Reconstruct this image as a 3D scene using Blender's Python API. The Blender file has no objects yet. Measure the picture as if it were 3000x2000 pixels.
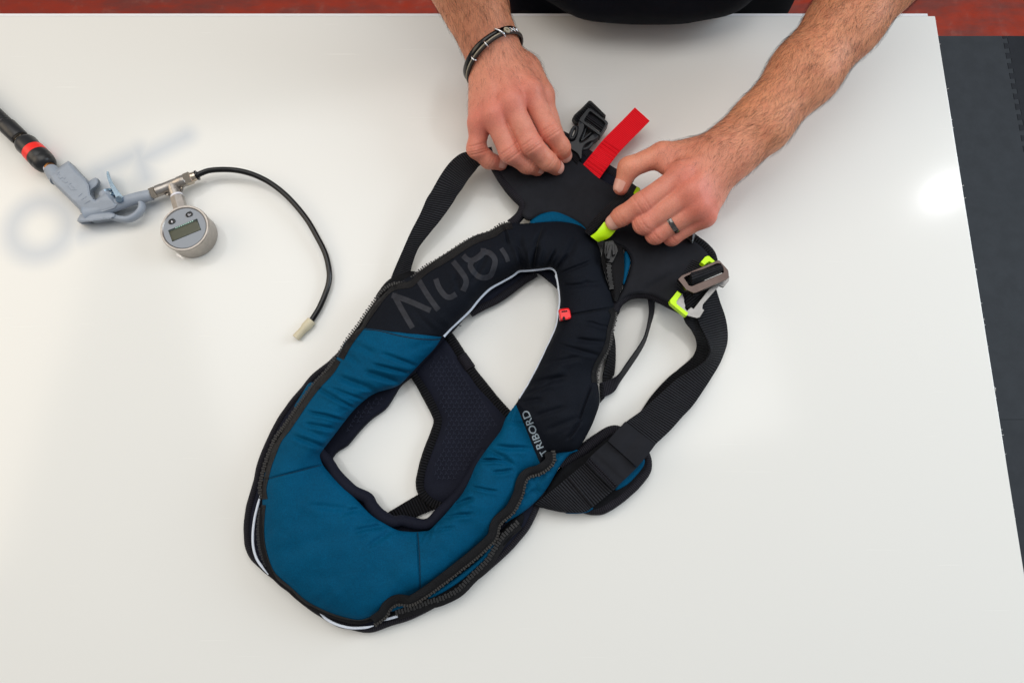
import bpy, bmesh, math, random
import numpy as np
from mathutils import Vector, Matrix
from mathutils.bvhtree import BVHTree
from mathutils.geometry import delaunay_2d_cdt

rng = np.random.default_rng(7)
random.seed(7)
scene = bpy.context.scene
COL = scene.collection

# ------------------------------------------------------------------ camera
CAM_H = 0.738                      # metres above the table top (table top is z = 0)
TILT = math.radians(12.95)
cam_data = bpy.data.cameras.new('camera')
cam_data.lens = 24.0
cam_data.sensor_width = 36.0
cam_data.clip_start = 0.01
cam_data.clip_end = 50.0
cam = bpy.data.objects.new('camera', cam_data)
cam.location = (0, 0, CAM_H)
cam.rotation_euler = (TILT, 0, 0)
COL.objects.link(cam)
scene.camera = cam

# ------------------------------------------------------------------ world and lamps
world = bpy.data.worlds.new('World')
scene.world = world
world.use_nodes = True
world.node_tree.nodes['Background'].inputs['Color'].default_value = (0.93, 0.96, 1.0, 1)
world.node_tree.nodes['Background'].inputs['Strength'].default_value = 0.30


def area(name, loc, target, size, power, color, size_y=None):
    l = bpy.data.lights.new(name, 'AREA')
    l.energy = power
    l.color = color
    l.shape = 'RECTANGLE' if size_y else 'DISK'
    l.size = size
    if size_y:
        l.size_y = size_y
    o = bpy.data.objects.new(name, l)
    o.location = loc
    d = Vector(target) - Vector(loc)
    o.rotation_euler = d.to_track_quat('-Z', 'Y').to_euler()
    COL.objects.link(o)
    return o


area('ceiling_panel', (-0.15, 0.95, 2.3), (0.0, 0.35, 0), 2.6, 35, (1.0, 0.98, 0.945), 2.0)
area('window_light', (2.1, 0.75, 1.05), (0.2, 0.2, 0), 1.3, 25, (0.78, 0.895, 1.0), 1.1)
area('side_light', (-1.9, 0.45, 1.15), (-0.3, 0.2, 0), 1.3, 10.5, (1.0, 0.84, 0.64), 1.1)
# small bright lamp whose mirror image is the glare near the right edge of the bench
_sx, _sy = 1265 / 2000.0, 435 / 2000.0
_dy, _dz = _sy * math.cos(TILT) + math.sin(TILT), _sy * math.sin(TILT) - math.cos(TILT)
_t = -CAM_H / _dz
_k = 3.6
area('ceiling_spot', (_sx * _t * _k, _dy * _t * _k, CAM_H * (_k - 1)), (0.3, 0.2, 0), 0.07, 1.15, (0.97, 0.985, 1.0))

vs = scene.view_settings
vs.view_transform = 'Standard'
vs.look = 'None'
vs.exposure = 0.12
vs.gamma = 1.0
scene.cycles.use_denoising = True
scene.cycles.max_bounces = 6
scene.cycles.sample_clamp_indirect = 4.0

# ------------------------------------------------------------------ pixel -> place
CT, ST = math.cos(TILT), math.sin(TILT)


def P(u, v, z):
    """Point at height z (mm above the table) on the sight line of photo pixel (u, v)."""
    u = np.asarray(u, float); v = np.asarray(v, float); z = np.asarray(z, float) * 0.001
    x = (u - 1500.0) / 2000.0
    y = -(v - 1000.0) / 2000.0
    dx = x; dy = y * CT + ST; dz = y * ST - CT
    t = (z - CAM_H) / dz
    return np.stack(np.broadcast_arrays(dx * t, dy * t, z), -1)


CAMP = Vector((0, 0, CAM_H))


def raydir(u, v):
    x = (u - 1500.0) / 2000.0
    y = -(v - 1000.0) / 2000.0
    return Vector((x, y * CT + ST, y * ST - CT)).normalized()


# ------------------------------------------------------------------ small maths
def cr(pts, n, closed=False):
    """Catmull-Rom through the rows of pts, n samples, uniform in row index."""
    p = np.asarray(pts, float)
    m = len(p)
    if closed:
        s = np.linspace(0, m, n, endpoint=False)
        i = np.floor(s).astype(int)
        f = (s - i)[:, None]
        g = lambda k: p[(i + k) % m]
    else:
        s = np.linspace(0, m - 1, n)
        i = np.minimum(np.floor(s).astype(int), m - 2)
        f = (s - i)[:, None]
        q = np.vstack([2 * p[0] - p[1], p, 2 * p[-1] - p[-2]])
        g = lambda k: q[np.clip(i + k + 1, 0, m + 1)]
    a, b, c, d = g(-1), g(0), g(1), g(2)
    return 0.5 * ((2 * b) + (c - a) * f + (2 * a - 5 * b + 4 * c - d) * f ** 2 + (3 * b - a - 3 * c + d) * f ** 3)


def even(pts, step, closed=False, smooth=True):
    """Resample a polyline at an even step (same unit as pts)."""
    p = np.asarray(pts, float)
    if closed and not smooth:            # keep the corners
        out = []
        for k in range(len(p)):
            a, b = p[k], p[(k + 1) % len(p)]
            n = max(1, int(round(np.linalg.norm(b - a) / step)))
            out += [a + (b - a) * i / n for i in range(n)]
        return np.array(out)
    if smooth:
        p = cr(p, len(p) * 12, closed)
    if closed:
        p = np.vstack([p, p[:1]])
    L = np.r_[0, np.cumsum(np.linalg.norm(np.diff(p, axis=0), axis=1))]
    n = max(2, int(round(L[-1] / step)) + 1)
    s = np.linspace(0, L[-1], n)
    out = np.stack([np.interp(s, L, p[:, k]) for k in range(p.shape[1])], 1)
    return out[:-1] if closed else out


def seg_dist(q, poly, closed=True):
    q = np.asarray(q, float)
    a = np.asarray(poly, float)
    b = np.roll(a, -1, 0)
    if not closed:
        a, b = a[:-1], b[:-1]
    best = np.full(len(q), 1e9)
    for k in range(len(a)):
        d = b[k] - a[k]
        t = np.clip(((q - a[k]) @ d) / max(d @ d, 1e-12), 0, 1)
        best = np.minimum(best, np.linalg.norm(q - a[k] - t[:, None] * d, axis=1))
    return best


def inside(q, poly):
    x, y = q[:, 0], q[:, 1]
    c = np.zeros(len(q), bool)
    n = len(poly)
    for i in range(n):
        x1, y1 = poly[i]; x2, y2 = poly[(i + 1) % n]
        if y1 == y2:
            continue
        m = (y1 > y) != (y2 > y)
        c ^= m & (x < (x2 - x1) * (y - y1) / (y2 - y1) + x1)
    return c


def vnoise(x, y, seed=0):
    """Smooth value noise in [-1, 1]."""
    xi = np.floor(x).astype(np.int64); yi = np.floor(y).astype(np.int64)
    fx = x - xi; fy = y - yi
    fx = fx * fx * (3 - 2 * fx); fy = fy * fy * (3 - 2 * fy)

    def h(a, b):
        n = (a * 374761393 + b * 668265263 + seed * 974711) & 0x7fffffff
        n = ((n ^ (n >> 13)) * 1274126177) & 0x7fffffff
        n = n ^ (n >> 16)
        return (n & 0xffff) / 32767.5 - 1
    return (h(xi, yi) * (1 - fx) + h(xi + 1, yi) * fx) * (1 - fy) + (h(xi, yi + 1) * (1 - fx) + h(xi + 1, yi + 1) * fx) * fy


# ------------------------------------------------------------------ materials
def srgb(r, g, b):
    f = lambda c: (c / 255 / 12.92) if c / 255 <= 0.04045 else ((c / 255 + 0.055) / 1.055) ** 2.4
    return (f(r), f(g), f(b), 1)


class NT:
    def __init__(self, m):
        m.use_nodes = True
        self.t = m.node_tree
        self.b = self.t.nodes['Principled BSDF']

    def n(self, kind, **kw):
        nd = self.t.nodes.new(kind)
        for k, v in kw.items():
            if k.startswith('i_'):
                nd.inputs[k[2:].replace('_', ' ')].default_value = v
            else:
                setattr(nd, k, v)
        return nd

    def l(self, a, b):
        self.t.links.new(a, b)

    def math(self, op, a, b=None, c=None):
        nd = self.t.nodes.new('ShaderNodeMath'); nd.operation = op
        for k, v in enumerate((a, b, c)):
            if v is None:
                continue
            if isinstance(v, (int, float)):
                nd.inputs[k].default_value = v
            else:
                self.l(v, nd.inputs[k])
        return nd.outputs[0]

    def mix(self, fac, a, b, blend='MIX'):
        nd = self.t.nodes.new('ShaderNodeMix'); nd.data_type = 'RGBA'; nd.blend_type = blend
        for s, v in ((nd.inputs[0], fac), (nd.inputs[6], a), (nd.inputs[7], b)):
            if isinstance(v, (int, float)):
                s.default_value = v
            elif isinstance(v, tuple):
                s.default_value = v
            else:
                self.l(v, s)
        return nd.outputs[2]

    def ramp(self, x, lo, hi, a=0.0, b=1.0):
        nd = self.t.nodes.new('ShaderNodeMapRange')
        nd.interpolation_type = 'SMOOTHSTEP'
        self.l(x, nd.inputs[0])
        for k, v in ((1, lo), (2, hi), (3, a), (4, b)):
            nd.inputs[k].default_value = v
        return nd.outputs[0]


MATS = {}


def mat(name, col, rough=0.6, spec=0.4, metal=0.0, var=0.0, vscale=40, bump=0.0, bscale=400, bdist=0.0006,
        sheen=0.0, coat=0.0, sss=0.0, rvar=0.0):
    m = bpy.data.materials.new(name)
    MATS[name] = m
    nt = NT(m); b = nt.b
    b.inputs['Base Color'].default_value = col
    b.inputs['Roughness'].default_value = rough
    b.inputs['Specular IOR Level'].default_value = spec
    b.inputs['Metallic'].default_value = metal
    if sheen:
        b.inputs['Sheen Weight'].default_value = sheen
        b.inputs['Sheen Roughness'].default_value = 0.45
    if coat:
        b.inputs['Coat Weight'].default_value = coat
    tc = nt.n('ShaderNodeTexCoord')
    if var or rvar:
        nz = nt.n('ShaderNodeTexNoise', i_Scale=vscale, i_Detail=6.0, i_Roughness=0.65)
        nt.l(tc.outputs['Object'], nz.inputs['Vector'])
        if var:
            f = nt.ramp(nz.outputs['Fac'], 0.3, 0.7, 1 - var, 1 + var)
            nt.l(nt.mix(1.0, col, f, 'MULTIPLY'), b.inputs['Base Color'])
        if rvar:
            nt.l(nt.ramp(nz.outputs['Fac'], 0.3, 0.7, rough - rvar, rough + rvar), b.inputs['Roughness'])
    if bump:
        nz2 = nt.n('ShaderNodeTexNoise', i_Scale=bscale, i_Detail=4.0, i_Roughness=0.6)
        nt.l(tc.outputs['Object'], nz2.inputs['Vector'])
        bp = nt.n('ShaderNodeBump', i_Strength=bump, i_Distance=bdist)
        nt.l(nz2.outputs['Fac'], bp.inputs['Height'])
        nt.l(bp.outputs['Normal'], b.inputs['Normal'])
    return m


def web_mat(name, col, hi, pitch=0.0022, strength=0.9, across=0.0009, rough=0.55):
    """Woven webbing: ribs across the length (UV.x runs along the strap in metres)."""
    m = bpy.data.materials.new(name); MATS[name] = m
    nt = NT(m); b = nt.b
    uv = nt.n('ShaderNodeUVMap')
    sp = nt.n('ShaderNodeSeparateXYZ'); nt.l(uv.outputs[0], sp.inputs[0])
    rib = nt.math('SINE', nt.math('MULTIPLY', sp.outputs[0], 2 * math.pi / pitch))
    ya = nt.math('SINE', nt.math('MULTIPLY', sp.outputs[1], 2 * math.pi / across))
    h = nt.math('ADD', rib, nt.math('MULTIPLY', ya, 0.35))
    nz = nt.n('ShaderNodeTexNoise', i_Scale=90.0, i_Detail=5.0)
    nt.l(uv.outputs[0], nz.inputs['Vector'])
    h = nt.math('ADD', h, nt.math('MULTIPLY', nz.outputs['Fac'], 0.8))
    f = nt.ramp(h, -0.9, 1.9)
    nt.l(nt.mix(f, col, hi), b.inputs['Base Color'])
    b.inputs['Roughness'].default_value = rough
    b.inputs['Specular IOR Level'].default_value = 0.16
    bp = nt.n('ShaderNodeBump', i_Strength=strength, i_Distance=0.0006)
    nt.l(h, bp.inputs['Height']); nt.l(bp.outputs['Normal'], b.inputs['Normal'])
    return m


def cloth_mat(name, col, var=0.10, sheen=0.25, rough=0.72):
    """Fine woven softshell: twill grain plus soft crumple."""
    m = bpy.data.materials.new(name); MATS[name] = m
    nt = NT(m); b = nt.b
    tc = nt.n('ShaderNodeTexCoord')
    n1 = nt.n('ShaderNodeTexNoise', i_Scale=16.0, i_Detail=6.0, i_Roughness=0.6)
    n2 = nt.n('ShaderNodeTexNoise', i_Scale=900.0, i_Detail=2.0)
    n3 = nt.n('ShaderNodeTexNoise', i_Scale=55.0, i_Detail=4.0, i_Roughness=0.55)
    for k in (n1, n2, n3):
        nt.l(tc.outputs['Object'], k.inputs['Vector'])
    c1 = nt.mix(1.0, col, nt.ramp(n1.outputs['Fac'], 0.3, 0.7, 1 - var, 1 + var), 'MULTIPLY')
    c2 = nt.mix(1.0, c1, nt.ramp(n2.outputs['Fac'], 0.25, 0.75, 0.84, 1.16), 'MULTIPLY')
    nt.l(c2, b.inputs['Base Color'])
    b.inputs['Roughness'].default_value = rough
    b.inputs['Specular IOR Level'].default_value = 0.07
    b.inputs['Sheen Weight'].default_value = 0.0
    b.inputs['Sheen Roughness'].default_value = 0.5
    h = nt.math('ADD', nt.math('MULTIPLY', n3.outputs['Fac'], 1.2), nt.math('MULTIPLY', n2.outputs['Fac'], 0.12))
    bp = nt.n('ShaderNodeBump', i_Strength=0.35, i_Distance=0.0018)
    nt.l(h, bp.inputs['Height']); nt.l(bp.outputs['Normal'], b.inputs['Normal'])
    return m


cloth_mat('navy_cloth', srgb(20, 23, 30))
cloth_mat('blue_cloth', srgb(0, 72, 105))
cloth_mat('lining', srgb(25, 27, 38))
cloth_mat('shirt', srgb(16, 18, 25), var=0.2)
mat('neoprene', srgb(30, 31, 36), 0.8, 0.15, var=0.12, vscale=60, bump=0.25, bscale=1400, bdist=0.0003)
mat('black_cloth', srgb(13, 14, 17), 0.8, 0.15, var=0.25, vscale=120, bump=0.4, bscale=900)
mat('trouser_cloth', srgb(10, 10, 12), 0.85, 0.2)
mat('mark_grey', srgb(42, 43, 49), 0.6, 0.2, var=0.22, vscale=120)
mat('print_grey', srgb(150, 164, 174), 0.5, 0.4)
mat('reflective', srgb(214, 222, 235), 0.45, 0.5)
mat('grip', srgb(38, 42, 58), 0.7, 0.2)
mat('tooth', srgb(46, 44, 42), 0.45, 0.3)
mat('tooth_dark', srgb(22, 22, 24), 0.36, 0.4)
mat('thread', srgb(9, 38, 58), 0.8)
mat('thread_dark', srgb(8, 10, 14), 0.8)
mat('black_plastic', srgb(34, 36, 40), 0.42, 0.45, var=0.05, vscale=200, bump=0.2, bscale=2000, bdist=0.0002)
mat('gloss_black', srgb(8, 8, 9), 0.2, 0.4)
mat('slider_black', srgb(22, 22, 24), 0.4, 0.4)
mat('rubber', srgb(24, 24, 26), 0.38, 0.5, var=0.2, vscale=150, bump=0.15, bscale=300)
mat('yellow', srgb(205, 255, 0), 0.4, 0.4, var=0.04)
mat('red_plastic', srgb(240, 24, 30), 0.35, 0.5)
mat('red_band', srgb(246, 35, 24), 0.4, 0.5)
mat('steel', srgb(190, 186, 182), 0.32, 0.5, 1.0, rvar=0.1, vscale=260, var=0.08)
mat('satin_steel', srgb(172, 166, 160), 0.38, 0.5, 1.0, var=0.10, vscale=180, bump=0.15, bscale=1200, bdist=0.0002)
mat('brown_steel', srgb(92, 80, 76), 0.32, 0.5, 1.0, var=0.10, vscale=120)
mat('nickel', srgb(204, 190, 172), 0.24, 0.5, 1.0, var=0.08, vscale=400)
mat('brass', srgb(176, 120, 70), 0.3, 0.5, 1.0)
mat('plate_steel', srgb(150, 148, 146), 0.42, 0.5, 1.0, var=0.08, vscale=200)
mat('silver', srgb(225, 225, 228), 0.15, 0.5, 1.0)
mat('zinc', srgb(150, 172, 190), 0.25, 0.5, 1.0, var=0.1, vscale=150)
mat('ptfe', srgb(228, 226, 232), 0.6, 0.3)
mat('gun_plastic', srgb(150, 158, 169), 0.45, 0.4, var=0.04, vscale=90, bump=0.12, bscale=900, bdist=0.0003)
mat('gauge_face', srgb(146, 151, 158), 0.5, 0.3)
mat('lcd', srgb(62, 64, 42), 0.25, 0.5)
mat('lcd_frame', srgb(10, 34, 28), 0.3, 0.5)
mat('lcd_glint', srgb(190, 235, 215), 0.3, 0.5)
mat('rubber_cream', srgb(206, 196, 168), 0.5, 0.4, var=0.06)
mat('leather', srgb(44, 36, 32), 0.45, 0.4, var=0.25, vscale=300)
mat('leather_pale', srgb(168, 160, 140), 0.6, 0.3, var=0.2, vscale=500)
mat('ring_metal', srgb(112, 108, 106), 0.16, 0.5, 1.0, var=0.35, vscale=300)
mat('nail', srgb(224, 168, 150), 0.28, 0.5)
mat('hair', srgb(46, 30, 22), 0.5, 0.4)
mat('table_leg', srgb(120, 122, 125), 0.4, 0.5, 0.8)
web_mat('webbing', srgb(5, 5, 8), srgb(52, 53, 58), pitch=0.0027)
web_mat('webbing_dark', srgb(4, 4, 6), srgb(34, 34, 38), pitch=0.0029)
web_mat('webbing_fine', srgb(15, 14, 20), srgb(38, 36, 43), pitch=0.0020, strength=0.5)
web_mat('webbing_red', srgb(206, 2, 20), srgb(248, 14, 34), pitch=0.0020, strength=0.35)
web_mat('tape', srgb(13, 13, 15), srgb(34, 33, 35), pitch=0.0010, strength=0.5, across=0.001)
web_mat('mesh_web', srgb(8, 8, 10), srgb(38, 38, 42), pitch=0.0018, strength=0.8, across=0.0018)


def skin_material():
    m = bpy.data.materials.new('skin'); MATS['skin'] = m
    nt = NT(m); b = nt.b
    tc = nt.n('ShaderNodeTexCoord')
    at = nt.n('ShaderNodeAttribute', attribute_name='tone')
    sp = nt.n('ShaderNodeSeparateColor'); nt.l(at.outputs['Color'], sp.inputs[0])
    n1 = nt.n('ShaderNodeTexNoise', i_Scale=70.0, i_Detail=6.0, i_Roughness=0.6)
    n2 = nt.n('ShaderNodeTexNoise', i_Scale=700.0, i_Detail=3.0)
    n3 = nt.n('ShaderNodeTexVoronoi', i_Scale=900.0)
    for k in (n1, n2, n3):
        nt.l(tc.outputs['Object'], k.inputs['Vector'])
    tan = srgb(222, 150, 112)
    pink = srgb(216, 142, 120)
    red = srgb(208, 94, 82)
    c = nt.mix(sp.outputs[1], tan, pink)
    c = nt.mix(nt.math('MULTIPLY', sp.outputs[0], 0.75), c, red)
    c = nt.mix(nt.ramp(n1.outputs['Fac'], 0.42, 0.72, 0.0, 0.32), c, srgb(190, 104, 80))
    c = nt.mix(1.0, c, nt.ramp(n2.outputs['Fac'], 0.3, 0.7, 0.93, 1.06), 'MULTIPLY')
    nt.l(c, b.inputs['Base Color'])
    b.inputs['Roughness'].default_value = 0.48
    b.inputs['Specular IOR Level'].default_value = 0.35
    b.inputs['Subsurface Weight'].default_value = 0.25
    b.inputs['Subsurface Radius'].default_value = (1.0, 0.35, 0.2)
    b.inputs['Subsurface Scale'].default_value = 0.004
    h = nt.math('ADD', nt.math('MULTIPLY', n2.outputs['Fac'], 0.5), nt.math('MULTIPLY', n3.outputs['Distance'], 0.4))
    bp = nt.n('ShaderNodeBump', i_Strength=0.5, i_Distance=0.0006)
    nt.l(h, bp.inputs['Height']); nt.l(bp.outputs['Normal'], b.inputs['Normal'])


skin_material()


def table_material():
    """White polyethylene board: faint blurred lettering under the surface, scuffs and specks."""
    m = bpy.data.materials.new('white_board'); MATS['white_board'] = m
    nt = NT(m); b = nt.b
    tc = nt.n('ShaderNodeTexCoord')
    pos = tc.outputs['Object']

    def ring(c, R, w, soft):
        p = P(c[0], c[1], 0)
        d = nt.n('ShaderNodeVectorMath', operation='DISTANCE')
        nt.l(pos, d.inputs[0]); d.inputs[1].default_value = tuple(p)
        e = nt.math('ABSOLUTE', nt.math('SUBTRACT', d.outputs['Value'], R))
        return nt.ramp(e, w - soft, w + soft, 1.0, 0.0)

    def bar(a, c, w, soft):
        A = Vector(P(a[0], a[1], 0)); B = Vector(P(c[0], c[1], 0))
        D = B - A
        s = nt.n('ShaderNodeVectorMath', operation='SUBTRACT'); nt.l(pos, s.inputs[0]); s.inputs[1].default_value = A
        dt = nt.n('ShaderNodeVectorMath', operation='DOT_PRODUCT'); nt.l(s.outputs[0], dt.inputs[0]); dt.inputs[1].default_value = D / D.length_squared
        t = nt.math('MINIMUM', nt.math('MAXIMUM', dt.outputs['Value'], 0.0), 1.0)
        sc = nt.n('ShaderNodeVectorMath', operation='SCALE'); sc.inputs[0].default_value = D; nt.l(t, sc.inputs['Scale'])
        r = nt.n('ShaderNodeVectorMath', operation='DISTANCE'); nt.l(s.outputs[0], r.inputs[0]); nt.l(sc.outputs[0], r.inputs[1])
        return nt.ramp(r.outputs['Value'], w - soft, w + soft, 1.0, 0.0)
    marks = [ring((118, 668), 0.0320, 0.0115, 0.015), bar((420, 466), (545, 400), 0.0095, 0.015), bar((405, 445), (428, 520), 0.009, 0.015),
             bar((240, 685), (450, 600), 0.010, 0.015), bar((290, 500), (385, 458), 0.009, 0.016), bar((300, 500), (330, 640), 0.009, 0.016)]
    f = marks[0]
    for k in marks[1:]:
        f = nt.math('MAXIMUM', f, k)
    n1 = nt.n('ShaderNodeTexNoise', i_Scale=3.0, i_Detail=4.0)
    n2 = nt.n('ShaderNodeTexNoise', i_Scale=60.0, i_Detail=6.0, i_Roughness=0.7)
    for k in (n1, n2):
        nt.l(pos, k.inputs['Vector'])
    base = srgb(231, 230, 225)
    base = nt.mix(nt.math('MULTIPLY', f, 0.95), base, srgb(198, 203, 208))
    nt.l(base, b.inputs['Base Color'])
    # scratches: noise stretched along two directions
    hs = None
    for ang, sc in ((0.35, 260.0), (1.25, 330.0), (-0.5, 300.0)):
        mp = nt.n('ShaderNodeMapping')
        mp.inputs['Rotation'].default_value = (0, 0, ang)
        mp.inputs['Scale'].default_value = (6.0, sc, 1.0)
        nt.l(pos, mp.inputs['Vector'])
        nz = nt.n('ShaderNodeTexNoise', i_Scale=1.0, i_Detail=2.0); nt.l(mp.outputs[0], nz.inputs['Vector'])
        e = nt.ramp(nz.outputs['Fac'], 0.70, 0.78)
        hs = e if hs is None else nt.math('MAXIMUM', hs, e)
    rg = nt.math('ADD', nt.math('MULTIPLY', hs, 0.2), 0.135)
    nt.l(rg, b.inputs['Roughness'])
    b.inputs['Specular IOR Level'].default_value = 0.45
    b.inputs['Subsurface Weight'].default_value = 0.0
    h = nt.math('MULTIPLY', hs, -0.8)
    bp = nt.n('ShaderNodeBump', i_Strength=0.05, i_Distance=0.0005)
    nt.l(h, bp.inputs['Height']); nt.l(bp.outputs['Normal'], b.inputs['Normal'])


table_material()


def floor_materials():
    m = bpy.data.materials.new('red_floor'); MATS['red_floor'] = m
    nt = NT(m); b = nt.b
    tc = nt.n('ShaderNodeTexCoord')
    n1 = nt.n('ShaderNodeTexNoise', i_Scale=9.0, i_Detail=8.0, i_Roughness=0.68)
    n2 = nt.n('ShaderNodeTexNoise', i_Scale=30.0, i_Detail=6.0, i_Roughness=0.6)
    mp = nt.n('ShaderNodeMapping'); mp.inputs['Scale'].default_value = (0.6, 2.0, 1)
    nt.l(tc.outputs['Object'], mp.inputs['Vector'])
    nt.l(mp.outputs[0], n1.inputs['Vector']); nt.l(tc.outputs['Object'], n2.inputs['Vector'])
    c = nt.mix(nt.ramp(n1.outputs['Fac'], 0.35, 0.68), srgb(160, 42, 6), srgb(118, 50, 40))
    c = nt.mix(nt.ramp(n2.outputs['Fac'], 0.55, 0.75, 0, 0.4), c, srgb(150, 92, 78))
    nt.l(c, b.inputs['Base Color'])
    nt.l(nt.ramp(n2.outputs['Fac'], 0.3, 0.7, 0.3, 0.6), b.inputs['Roughness'])
    mat('mat_grey', srgb(52, 55, 59), 0.7, 0.3, var=0.10, vscale=25, bump=0.3, bscale=600, bdist=0.0008)
    mat('mat_dark', srgb(33, 35, 40), 0.7, 0.3, var=0.12, vscale=25, bump=0.3, bscale=600, bdist=0.0008)


floor_materials()


# ------------------------------------------------------------------ object helpers
def root(name, loc, label, cat):
    o = bpy.data.objects.new(name, None)
    o.empty_display_size = 0.05
    COL.objects.link(o)
    o.location = Vector(loc)
    o['label'] = label; o['category'] = cat
    return o


def world_loc(o):
    v = Vector((0, 0, 0))
    while o is not None:
        v += o.location if o.type == 'EMPTY' else Vector((0, 0, 0))
        o = o.parent
    return v


def attach(o, parent):
    if parent is not None:
        o.parent = parent
        if parent.type == 'EMPTY':
            o.matrix_parent_inverse = Matrix.Translation(-world_loc(parent))
    return o


def mk(name, V, F, material, parent=None, uv=None, smooth=True, label=None, stuff=False, sharp=None):
    """One mesh object from vertex array V and a list of face arrays (tris and/or quads)."""
    V = np.asarray(V, np.float64)
    if isinstance(F, np.ndarray):
        F = [F]
    loops = np.concatenate([np.asarray(f, np.int32).ravel() for f in F if len(f)])
    sizes = np.concatenate([np.full(len(f), np.asarray(f).shape[1], np.int32) for f in F if len(f)])
    me = bpy.data.meshes.new(name)
    me.vertices.add(len(V)); me.vertices.foreach_set('co', V.astype(np.float32).ravel())
    me.loops.add(len(loops)); me.loops.foreach_set('vertex_index', loops)
    me.polygons.add(len(sizes))
    starts = np.r_[0, np.cumsum(sizes)[:-1]].astype(np.int32)
    me.polygons.foreach_set('loop_start', starts)
    me.polygons.foreach_set('use_smooth', np.full(len(sizes), smooth))
    if uv is not None:
        lay = me.uv_layers.new(name='UVMap')
        lay.data.foreach_set('uv', np.asarray(uv, np.float32)[loops].ravel())
    me.update(calc_edges=True)
    me.validate()
    if isinstance(material, str):
        material = MATS[material]
    me.materials.append(material)
    if smooth and sharp is not None:
        me.set_sharp_from_angle(angle=math.radians(sharp))
    o = bpy.data.objects.new(name, me)
    COL.objects.link(o)
    attach(o, parent)
    if label:
        o['label'] = label
    if stuff:
        o['kind'] = 'stuff'
    return o


def structure(o):
    o['kind'] = 'structure'
    return o


def bvh_of(o):
    me = o.data
    return BVHTree.FromPolygons([v.co.copy() for v in me.vertices], [tuple(p.vertices) for p in me.polygons])


def quads_grid(n, m, wrap_n=False, wrap_m=False):
    i = np.arange(n if wrap_n else n - 1); j = np.arange(m if wrap_m else m - 1)
    I, J = np.meshgrid(i, j, indexing='ij')
    I2 = (I + 1) % n; J2 = (J + 1) % m
    return np.stack([I * m + J, I2 * m + J, I2 * m + J2, I * m + J2], -1).reshape(-1, 4)


def panel_mesh(outline, holes=(), z0=0.0, z1=10.0, R=8.0, step=10.0, zfun=None, closed_bottom=True, smooth_outline=True, edge_step=None):
    """Slab over a pixel outline: rounded edge of radius R px from z0 up to z1 (mm); zfun(u, v, d) may add mm."""
    per = np.linalg.norm(np.roll(np.asarray(outline, float), -1, 0) - np.asarray(outline, float), axis=1).sum()
    es = min(edge_step or step, per / 14)
    step = min(step, max(per / 10, 0.8))
    loops = [even(outline, es, True, smooth_outline)] + [even(h, es, True, smooth_outline) for h in holes]
    allb = np.vstack(loops)
    edges = []; k = 0
    for lp in loops:
        n = len(lp)
        edges += [(k + i, k + (i + 1) % n) for i in range(n)]
        k += n
    lo = loops[0].min(0); hi = loops[0].max(0)
    gx = np.arange(lo[0] + step * .5, hi[0], step); gy = np.arange(lo[1] + step * .5, hi[1], step * .866)
    X, Y = np.meshgrid(gx, gy)
    X[1::2] += step * .5
    G = np.stack([X.ravel(), Y.ravel()], 1)
    m = inside(G, loops[0])
    for h in loops[1:]:
        m &= ~inside(G, h)
    G = G[m]
    rings = []
    # rings close to the edge for the rounding
    D = np.minimum.reduce([seg_dist(G, lp) for lp in loops]) if len(G) else np.zeros(0)
    rr = [R * .13, R * .45, R]
    for lp in loops:
        t = np.roll(lp, -1, 0) - np.roll(lp, 1, 0)
        t /= np.maximum(np.linalg.norm(t, axis=1), 1e-9)[:, None]
        nrm = np.stack([-t[:, 1], t[:, 0]], 1)
        for r in rr:
            for sgn in (1, -1):
                q = lp + nrm * r * sgn
                ok = inside(q, loops[0])
                for h in loops[1:]:
                    ok &= ~inside(q, h)
                q = q[ok]
                if len(q):
                    dq = np.minimum.reduce([seg_dist(q, l2) for l2 in loops])
                    q = q[dq > r * 0.93]
                    rings.append(q)
    G = G[D > R * 1.0 + step * .3] if len(G) else G
    pts = np.vstack([allb] + rings + [G])
    res = delaunay_2d_cdt([Vector(p) for p in pts], edges, [], 0, 1e-6)
    V2 = np.array([tuple(v) for v in res[0]])
    T = np.array([f for f in res[2] if len(f) == 3], np.int32)
    cen = V2[T].mean(1)
    keep = inside(cen, loops[0])
    for h in loops[1:]:
        keep &= ~inside(cen, h)
    T = T[keep]
    d = np.minimum.reduce([seg_dist(V2, lp) for lp in loops])
    d[d < 1e-3] = 0
    x = np.clip(d / R, 0, 1)
    zb = z0 + .35 * (z1 - z0)
    z = zb + (z1 - zb) * np.sqrt(np.maximum(0, 1 - (1 - x) ** 2))
    if zfun is not None:
        z = z + zfun(V2[:, 0], V2[:, 1], d) * np.minimum(1, x * 1.5)
    W = P(V2[:, 0], V2[:, 1], z)
    # orient up
    a, b, c = W[T[:, 0]], W[T[:, 1]], W[T[:, 2]]
    nz = np.cross(b - a, c - a)[:, 2]
    T[nz < 0] = T[nz < 0][:, ::-1]
    F = [T]
    VV = W
    uv = W[:, :2].copy()
    if closed_bottom:
        bot = P(V2[:, 0], V2[:, 1], zb)
        bot[:, 2] = z0 * 0.001
        VV = np.vstack([W, bot]); F.append(T[:, ::-1] + len(W))
        uv = np.vstack([uv, uv])
        # wall between the two rims
        E = np.vstack([T[:, [0, 1]], T[:, [1, 2]], T[:, [2, 0]]])
        key = np.sort(E, 1); key = key[:, 0].astype(np.int64) * (len(W) + 1) + key[:, 1]
        u_, inv, cnt = np.unique(key, return_inverse=True, return_counts=True)
        B = E[cnt[inv] == 1]
        F.append(np.stack([B[:, 1], B[:, 0], B[:, 0] + len(W), B[:, 1] + len(W)], 1))
    return VV, F, uv


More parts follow.
